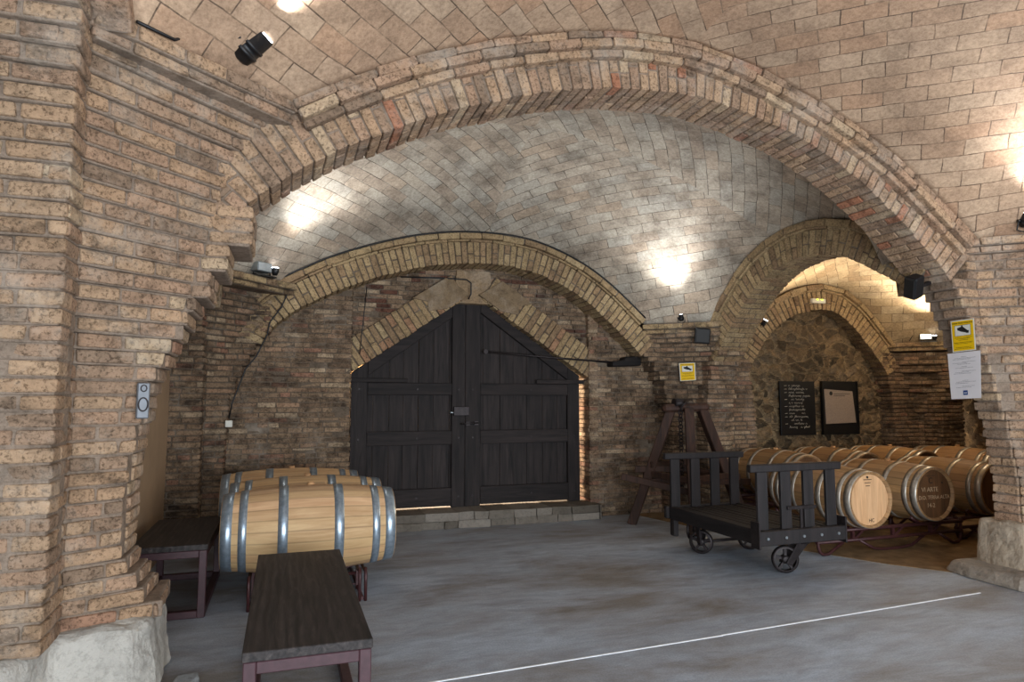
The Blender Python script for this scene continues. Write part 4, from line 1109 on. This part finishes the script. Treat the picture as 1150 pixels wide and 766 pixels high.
def yellow_sign(tl, tr, br, bl, label, seed):
    root, P = sheet('security_sign', tl, tr, br, bl, M['white'], label, 'sign', group='yellow camera warning signs')
    patch(P, .045, .03, .955, .97, 'yellow_face', M['yellow'], root)
    patch(P, .15, .155, .85, .5, 'picture_border', M['ink'], root, .0014)
    patch(P, .165, .165, .835, .49, 'picture', M['white'], root, .0018)
    words(P, root, 'ZONA VIDEOVIGILADA', .5, .095, abs((P(0, 0)-P(1, 0)).length)*.084, M['ink'])
    m = MB(); 
    for pts, lf in (([(.27, .24), (.5, .2), (.7, .33), (.66, .41), (.45, .37), (.28, .31)], .0024), ([(.66, .33), (.77, .345), (.75, .43), (.63, .42)], .0026), ([(.45, .17), (.51, .17), (.51, .24), (.45, .24)], .0024)):
        k = len(pts); b = len(m.v)
        m.v += [tuple(P(s, t, .0019)) for s, t in pts]+[tuple(P(s, t, lf)) for s, t in pts]
        m.face(range(b, b+k)); m.face(range(b+k, b+2*k))
        for i in range(k): m.face([b+i, b+(i+1) % k, b+k+(i+1) % k, b+k+i])
    m.build('camera_picture', M['ink'], root)
    greek(P, root, [(.545, .12, .88), (.585, .2, .8), (.625, .3, .7), (.7, .1, .9), (.735, .15, .85), (.86, .15, .85), (.9, .1, .9)], M['ink'], seed=seed, th=.014)
    return root
yellow_sign(onX(1067.5, 361, 5.44), onX(1093.5, 357.5, 5.44), onX(1096, 393, 5.54), onX(1070, 396, 5.54), 'yellow camera warning sign on the right pier above the white paper', 3)
pn = 7.36
cS = Vector((5.2, 7.26, 1.88))
def diag(u, v, k=12.5): # on the chamfer of the back pier: plane x+y = k
    d = _ray(u, v); return _C+d*(k/(d.x+d.y))
yellow_sign(diag(762.5, 408), diag(780.5, 407.3), diag(781.5, 427), diag(764, 428), 'small yellow camera warning sign on the back corner pier', 4)
r_, P = sheet('paper_notice', onX(1064, 397.5, 5.535), onX(1101, 393.5, 5.535), onX(1102, 447, 5.60), onX(1068.5, 448.5, 5.60), M['paper'], 'white paper notice with a blue mark, hanging below the yellow sign', 'notice', th=.0012)
greek(P, r_, [(.09, .42, .58), (.12, .2, .85), (.145, .15, .7), (.2, .45, .85), (.225, .14, .6), (.25, .3, .7), (.3, .42, .6), (.33, .22, .8), (.4, .42, .85), (.425, .2, .65), (.45, .15, .7), (.6, .42, .6), (.63, .22, .85), (.66, .18, .6), (.72, .4, .8), (.75, .2, .7)], M['inkgrey'], seed=8, th=.008)
patch(P, .42, .82, .57, .92, 'blue_mark', M['inkblue'], r_); greek(P, r_, [(.865, .45, .54)], M['paper'], 'blue_mark_lines', 3, .02)
# boards on the rubble wall
def board(name, u0, u1, v0, v1, y, label, cat):
    a = onY(u0, v0, y); b = onY(u1, v1, y)
    root = empty(name, ((a.x+b.x)/2, y, b.z), label, cat); m = MB()
    w = (b.x-a.x)/2; h = a.z-b.z
    m.box(-w, 0, 0, w, .03, h); m.build('panel', M['board'], root, bevel=.003); return root, w, h
r_, w_, h_ = board('menu_board', 875.5, 917, 428, 488.5, 7.66, 'black board with lines of white handwriting on the rubble wall', 'board')
rr = random.Random(11)
LN = [(1, .52), (1, .82), (1, .68), (0, .9), (1, .66), (0, .58), (1, .64), (0, .68), (1, .68), (1, .8), (0, .62), (1, .84), (0, .92)]
for i, (bul, ln) in enumerate(LN):
    z = h_*(.915-i*.064); m = MB()
    if bul: m.tube([(-w_*.76, -.002, z), (-w_*.62, -.002, z+.003)], .0022, 4)
    x = -w_*.52; pts = []
    xe = -w_*.52+ln*w_*1.35; k = 0
    while x < xe:
        am = .011+.012*(rr.random() < .22); pts.append((x, -.002, z+(am if k % 2 else -.008-.01*(rr.random() < .12)))); x += rr.uniform(.008, .015); k += 1
        if rr.random() < .1 or x >= xe:
            if len(pts) > 2: m.tube(pts, .0019, 4)
            pts = []; x += .016
    m.build('handwriting', M['chalk'], r_)
r_, w_, h_ = board('notice_panel', 923, 964.5, 428, 487.5, 7.66, 'black framed panel with a grey plaque on the rubble wall', 'panel')
m = MB(); m.hexa([(-w_*.88, -.012, h_*.2), (w_*.84, -.012, h_*.22), (w_*.84, -.001, h_*.22), (-w_*.88, -.001, h_*.2), (-w_*.92, -.012, h_*.85), (w_*.70, -.012, h_*.81), (w_*.70, -.001, h_*.81), (-w_*.92, -.001, h_*.85)]); pq = m.build('plaque', M['plaque'], r_)
m = MB()
for i in range(2): m.box(-w_*.4, -.0136, h_*(.755-.035*i), w_*(.55-.3*i), -.0121, h_*(.763-.035*i))
m.lathe([(-.0138, .03), (-.0121, .03)], 12, 'y', (-w_*.55, 0, h_*.77)); m.build('lettering', M['ink'], pq)
for s in (-1, 1):
    m = MB(); m.box(s*w_-.012, -.014, 0, s*w_+.012, .031, h_); m.build('frame_side', M['board'], r_)

# ------------------------------------------------------------------ lamps on the imposts
def can_spot(loc, aim, label, sc=1.0):
    root = empty('spotlight', loc, label, 'spotlight', 'small uplighters on the brick mouldings')
    a = Vector(aim).normalized(); q = a.to_track_quat('Z', 'Y').to_matrix().to_4x4()
    def T(m): m.v = [tuple(q @ Vector((x*sc, y*sc, z*sc))+a*.055*sc+Vector((0, 0, .045*sc))) for x, y, z in m.v]; return m
    m = MB(); m.lathe([(-.06, .03), (-.052, .042), (-.03, .045), (-.03, .049), (-.018, .049), (-.018, .045), (0, .045), (0, .049), (.01, .049), (.01, .045), (.06, .045), (.06, .041), (.05, .04)], 24, 'z', cap=True); T(m).build('body', M['black'], root)
    m = MB(); m.lathe([(.05, .041), (.064, .041)], 24, 'z'); T(m).build('lamp_face', M['lens'], root)
    m = MB(); m.tube([(-.058, 0, -.005), (-.06, 0, -.08), (0, 0, -.1), (.06, 0, -.08), (.058, 0, -.005)], .006, 6)
    for s in (-1, 1): m.lathe([(-.01, .012), (.012, .012)], 10, 'x', (s*.057, 0, -.005))
    T(m).build('yoke', M['black'], root); return root
can_spot((-.29, 3.66, 3.262), (.6, -.3, .55), 'black cylindrical spotlight on the moulding at the top of the left pier', 1.6)
can_spot((4.86, 7.34, 2.505), (-.15, -.2, 1), 'tiny black spotlight on the moulding of the back corner pier', .75)
can_spot((5.74, 3.66, 2.885), (-.2, -.4, 1), 'black spotlight at the right edge on the moulding of the right pier')
def flood(loc, rz, label, sc=1.0):
    root = empty('floodlight', loc, label, 'floodlight', None, rz)
    m = MB(); m.box(-.13*sc, -.05*sc, .035*sc, .03*sc, .05*sc, .12*sc); m.build('driver_box', M['chrome'], root, bevel=.008*sc)
    m = MB(); m.lathe([(-.03*sc, .02*sc), (0, .035*sc), (.03*sc, .035*sc), (.035*sc, .03*sc)], 18, 'z', (.06*sc, -.05*sc, .05*sc)); m.build('lamp_head', M['black'], root)
    m = MB(); m.lathe([(.022*sc, .029*sc), (.042*sc, .029*sc)], 18, 'z', (.06*sc, -.05*sc, .05*sc)); m.build('lamp_face', M['lens'], root)
    m = MB(); m.tube([(-.11*sc, .03*sc, 0), (-.1*sc, .03*sc, .06*sc), (.0, .03*sc, .045*sc), (.07*sc, .03*sc, .06*sc), (.08*sc, .03*sc, 0)], .007*sc, 6); m.box(-.13*sc, -.03*sc, 0, .1*sc, .06*sc, .012*sc); m.build('bracket', M['black'], root)
    m = MB(); m.tube([(-.09*sc, .05*sc, .1*sc), (-.16*sc, .06*sc, .16*sc), (-.22*sc, .07*sc, .1*sc), (-.26*sc, .08*sc, .03*sc)], .006*sc, 6); m.build('cable', M['black'], root)
    return root
flood((-.22, 7.23, 2.782), .75, 'grey box floodlight with a bright lamp on the back left moulding', 1.15)
flood((8.93, 7.11, 2.362), -.78, 'grey box floodlight on the moulding in the barrel bay', .95)
# little projector on the far arch
o = can_spot((6.17, 7.37, 2.5), (.25, -.5, .8), 'tiny spotlight with a white front on the left haunch of the far arch', .7)
# cable of the near spotlight
m = MB(); m.tube([(-.32, 3.66, 3.29), (-.37, 3.6, 3.34), (-.43, 3.56, 3.36), (-.50, 3.53, 3.34), (-.56, 3.46, 3.265), (-.7, 3.33, 3.258)], .008)
o = m.build('lamp_cable', M['black']); tag(o, 'short black cable of the spotlight on the left pier', 'cable')
# cables along the door arch
def run(cv, r, y, s0, s1, n=40):
    out = []
    for i in range(n+1):
        p, nn = cv.at(s0+(s1-s0)*i/n); q = p+nn*r; out.append((q.x, y, q.y))
    return out
m = MB(); m.tube(run(cvB, .375, 7.535, .32, cvB.L-.32, 60), .009, 6)
o = m.build('arch_cable', M['black']); tag(o, 'black cable following the top of the door arch', 'cable')
pts = [onY(u, v, 7.57) for u, v in ((318, 322), (322, 332), (316, 345), (303, 362), (300, 376), (294, 388), (288, 400), (276, 414), (268, 434), (261, 452), (257, 470))]
m = MB(); m.tube(pts, .008, 6); o = m.build('wall_cable', M['black']); tag(o, 'black cable running down the back left pier to a white junction box', 'cable')
c = onY(257, 476, 7.57); m = MB(); m.box(c.x-.035, 7.55, c.z-.035, c.x+.035, 7.6, c.z+.035)
o = m.build('junction_box', M['white'], bevel=.006); tag(o, 'small white junction box on the back left pier', 'junction box')
m = MB(); m.tube([onY(450, 311, 7.94), onY(490, 312, 7.93), onY(524, 314, 7.90), onY(529, 318, 7.885), onY(529, 330, 7.885), onY(526, 336, 7.90)], .009, 6); o = m.build('door_cable', M['black']); tag(o, 'black cable over the peak of the door, below the arch', 'cable')
m = MB(); m.tube([onY(412, 322, 7.88), onY(409, 350, 7.88), onY(406, 378, 7.88), onY(404, 398, 7.89)], .006, 6); o = m.build('hanging_cable', M['black']); tag(o, 'thin black cable hanging beside the left gable of the door', 'cable')

# speakers, emergency light, intercom
def speaker(c, aim, tilt, label, w=.2, h=.2, d=.13):
    root = empty('loudspeaker', c, label, 'loudspeaker', 'black loudspeakers on the brickwork')
    a = Vector(aim).normalized(); q = (-a).to_track_quat('Y', 'Z').to_matrix().to_4x4() @ Matrix.Rotation(tilt, 4, 'Y')
    def T(m): m.v = [tuple(q @ Vector(v)) for v in m.v]; return m
    m = MB(); m.prism([(-w/2, -d/2), (w/2, -d/2), (w/2*.75, d/2), (-w/2*.75, d/2)], 'z', -h/2, h/2); T(m).build('cabinet', M['black'], root, bevel=.015, seg=2)
    m = MB(); m.box(-w*.42, -d/2-.006, -h*.42, w*.42, -d/2+.004, h*.42); T(m).build('grille', M['ink'], root, bevel=.004)
    m = MB(); m.box(-.012, d/2-.01, -.03, .012, d/2+.12, .0); T(m).build('bracket', M['iron'], root); return root
speaker((5.02, 7.14, 2.325), (-.35, -1, -.1), .08, 'black loudspeaker on the back corner pier, above the small yellow sign')
speaker(tuple(onX(1027, 322, 5.12)), (-1, .1, -.35), .45, 'black loudspeaker at the right foot of the side arch, behind the right pier', .12, .2, .12)
c = onY(920, 338, 7.45); root = empty('emergency_light', c, 'slim white emergency light with two green lamps on the far arch', 'emergency light')
m = MB(); m.box(-.125, 0, -.03, .125, .05, .035); m.build('housing', M['white'], root, bevel=.012, seg=2)
for x in (-.03, .05): m = MB(); m.box(x-.018, -.004, .012, x+.018, .002, .026); m.build('green_lamp', M['led'], root)
c = Vector((-.708, 3.955, 1.5)); root = empty('intercom', c, 'grey metal intercom box on the edge of the left pier', 'intercom', rz=.3)
m = MB(); m.box(-.03, -.01, -.095, .03, .03, .095); m.build('housing', M['greybox'], root, bevel=.006)
m = MB(); m.tube(arc((0, -.012, -.02), .022, 0, 2*PI, (1, 0, 0), (0, 0, 1.6), 18)[:-1], .004, 6, closed=True); m.build('speaker_ring', M['iron'], root)
m = MB(); m.tube(arc((0, -.012, .065), .014, 0, 2*PI, (1, 0, 0), (0, 0, 1.2), 12)[:-1], .003, 6, closed=True); m.build('button', M['iron'], root)
m = MB(); m.prism([(-.52, 3.94), (-.42, 3.9), (-.385, 4.0), (-.395, 4.07), (-.5, 4.05)], 'z', 0, .04, 0, lin((150, 152, 152)))
o = m.build('stone_slab', M['stone'], bevel=.01); tag(o, 'small flat grey stone lying on the floor beside the left pier base', 'stone')

# ------------------------------------------------------------------ camera, light
cam = bpy.data.cameras.new('camera'); co = bpy.data.objects.new('camera', cam); COL.objects.link(co)
cam.sensor_width = 36; cam.lens = 740/1150*36; cam.clip_start = .05
co.location = (0, 0, 1.5)
co.rotation_euler = (PI/2+math.atan(67/740), 0, -math.radians(19.0))
scene.camera = co
w = bpy.data.worlds.new('world'); scene.world = w; w.use_nodes = True
bg = w.node_tree.nodes['Background']; bg.inputs[0].default_value = (.80, .90, 1.0, 1); bg.inputs[1].default_value = .18
def area(name, loc, target, sx, sy, power, col):
    l = bpy.data.lights.new(name, 'AREA'); l.shape = 'RECTANGLE'; l.size = sx; l.size_y = sy; l.energy = power; l.color = col
    o = bpy.data.objects.new(name, l); COL.objects.link(o); o.location = loc
    o.rotation_euler = (Vector(target)-Vector(loc)).to_track_quat('-Z', 'Y').to_euler(); return o
def spot(name, loc, target, power, col=(1, .96, .9), ang=80, blend=.8, r=.03):
    l = bpy.data.lights.new(name, 'SPOT'); l.energy = power; l.color = col; l.spot_size = math.radians(ang); l.spot_blend = blend; l.shadow_soft_size = r
    o = bpy.data.objects.new(name, l); COL.objects.link(o); o.location = loc
    o.rotation_euler = (Vector(target)-Vector(loc)).to_track_quat('-Z', 'Y').to_euler(); return o
# daylight from the open entrance behind the viewer
area('daylight_entrance', (2.0, -2.6, 1.25), (2.3, 6, .6), 7.5, 2.3, 800, (.84, .92, 1.0))
# daylight in the yard behind the wooden door, coming through its cracks
area('daylight_yard', (.4, 10.4, 3.6), (3.4, 8.2, 1.3), 2.5, 2.0, 1500, (1.0, .84, .66))
# uplighters on the imposts, then added fill points that belong to no fixture
W_ = (.97, .98, 1.0)
def fill_point(name, loc, power, col=W_):
    l = bpy.data.lights.new(name, 'POINT'); l.energy = power; l.color = col; l.shadow_soft_size = .06
    o = bpy.data.objects.new(name, l); COL.objects.link(o); o.location = loc
spot('uplight_near_left', (-.06, 3.46, 3.52), (.7, 2.2, 4.6), 90, W_, ang=100, blend=1, r=.08)
spot('uplight_near_right', (5.62, 3.44, 3.1), (4.7, 2.5, 4.3), 200, W_, ang=100, blend=1, r=.08)
spot('uplight_bay_left', (0, 7.0, 2.96), (1.3, 5.9, 4.3), 160, W_, ang=100, blend=1, r=.08)
spot('uplight_bay_right', (4.66, 7.08, 2.70), (3.4, 6.0, 4.1), 190, W_, ang=100, blend=1, r=.08)
spot('uplight_cellar', (8.75, 6.9, 2.55), (7.2, 5.8, 3.6), 430, (1, .88, .70), ang=125, blend=1, r=.08)
spot('uplight_cellar_left', (6.28, 7.24, 2.64), (7.4, 5.9, 3.4), 150, (1, .84, .6), ang=130, blend=1, r=.05)
fill_point('fill_bay_left', (.25, 6.8, 3.05), 8)  # added fill lights away from the lamps, widen the wash on vaults and rubble
fill_point('fill_bay_right', (4.4, 6.8, 2.85), 10)
fill_point('fill_near_right', (5.2, 3.05, 3.25), 14)
fill_point('fill_near_left', (.1, 3.0, 3.6), 5)
fill_point('fill_cellar', (8.1, 6.3, 2.6), 34, (1, .86, .66))
vs = scene.view_settings
scene.display_settings.display_device = 'sRGB'
vs.view_transform = 'Standard'; vs.look = 'None'; vs.exposure = -0.08; vs.gamma = 1.0; vs.use_curve_mapping = False
scene.cycles.use_denoising = True
scene.cycles.max_bounces = 8; scene.cycles.diffuse_bounces = 5
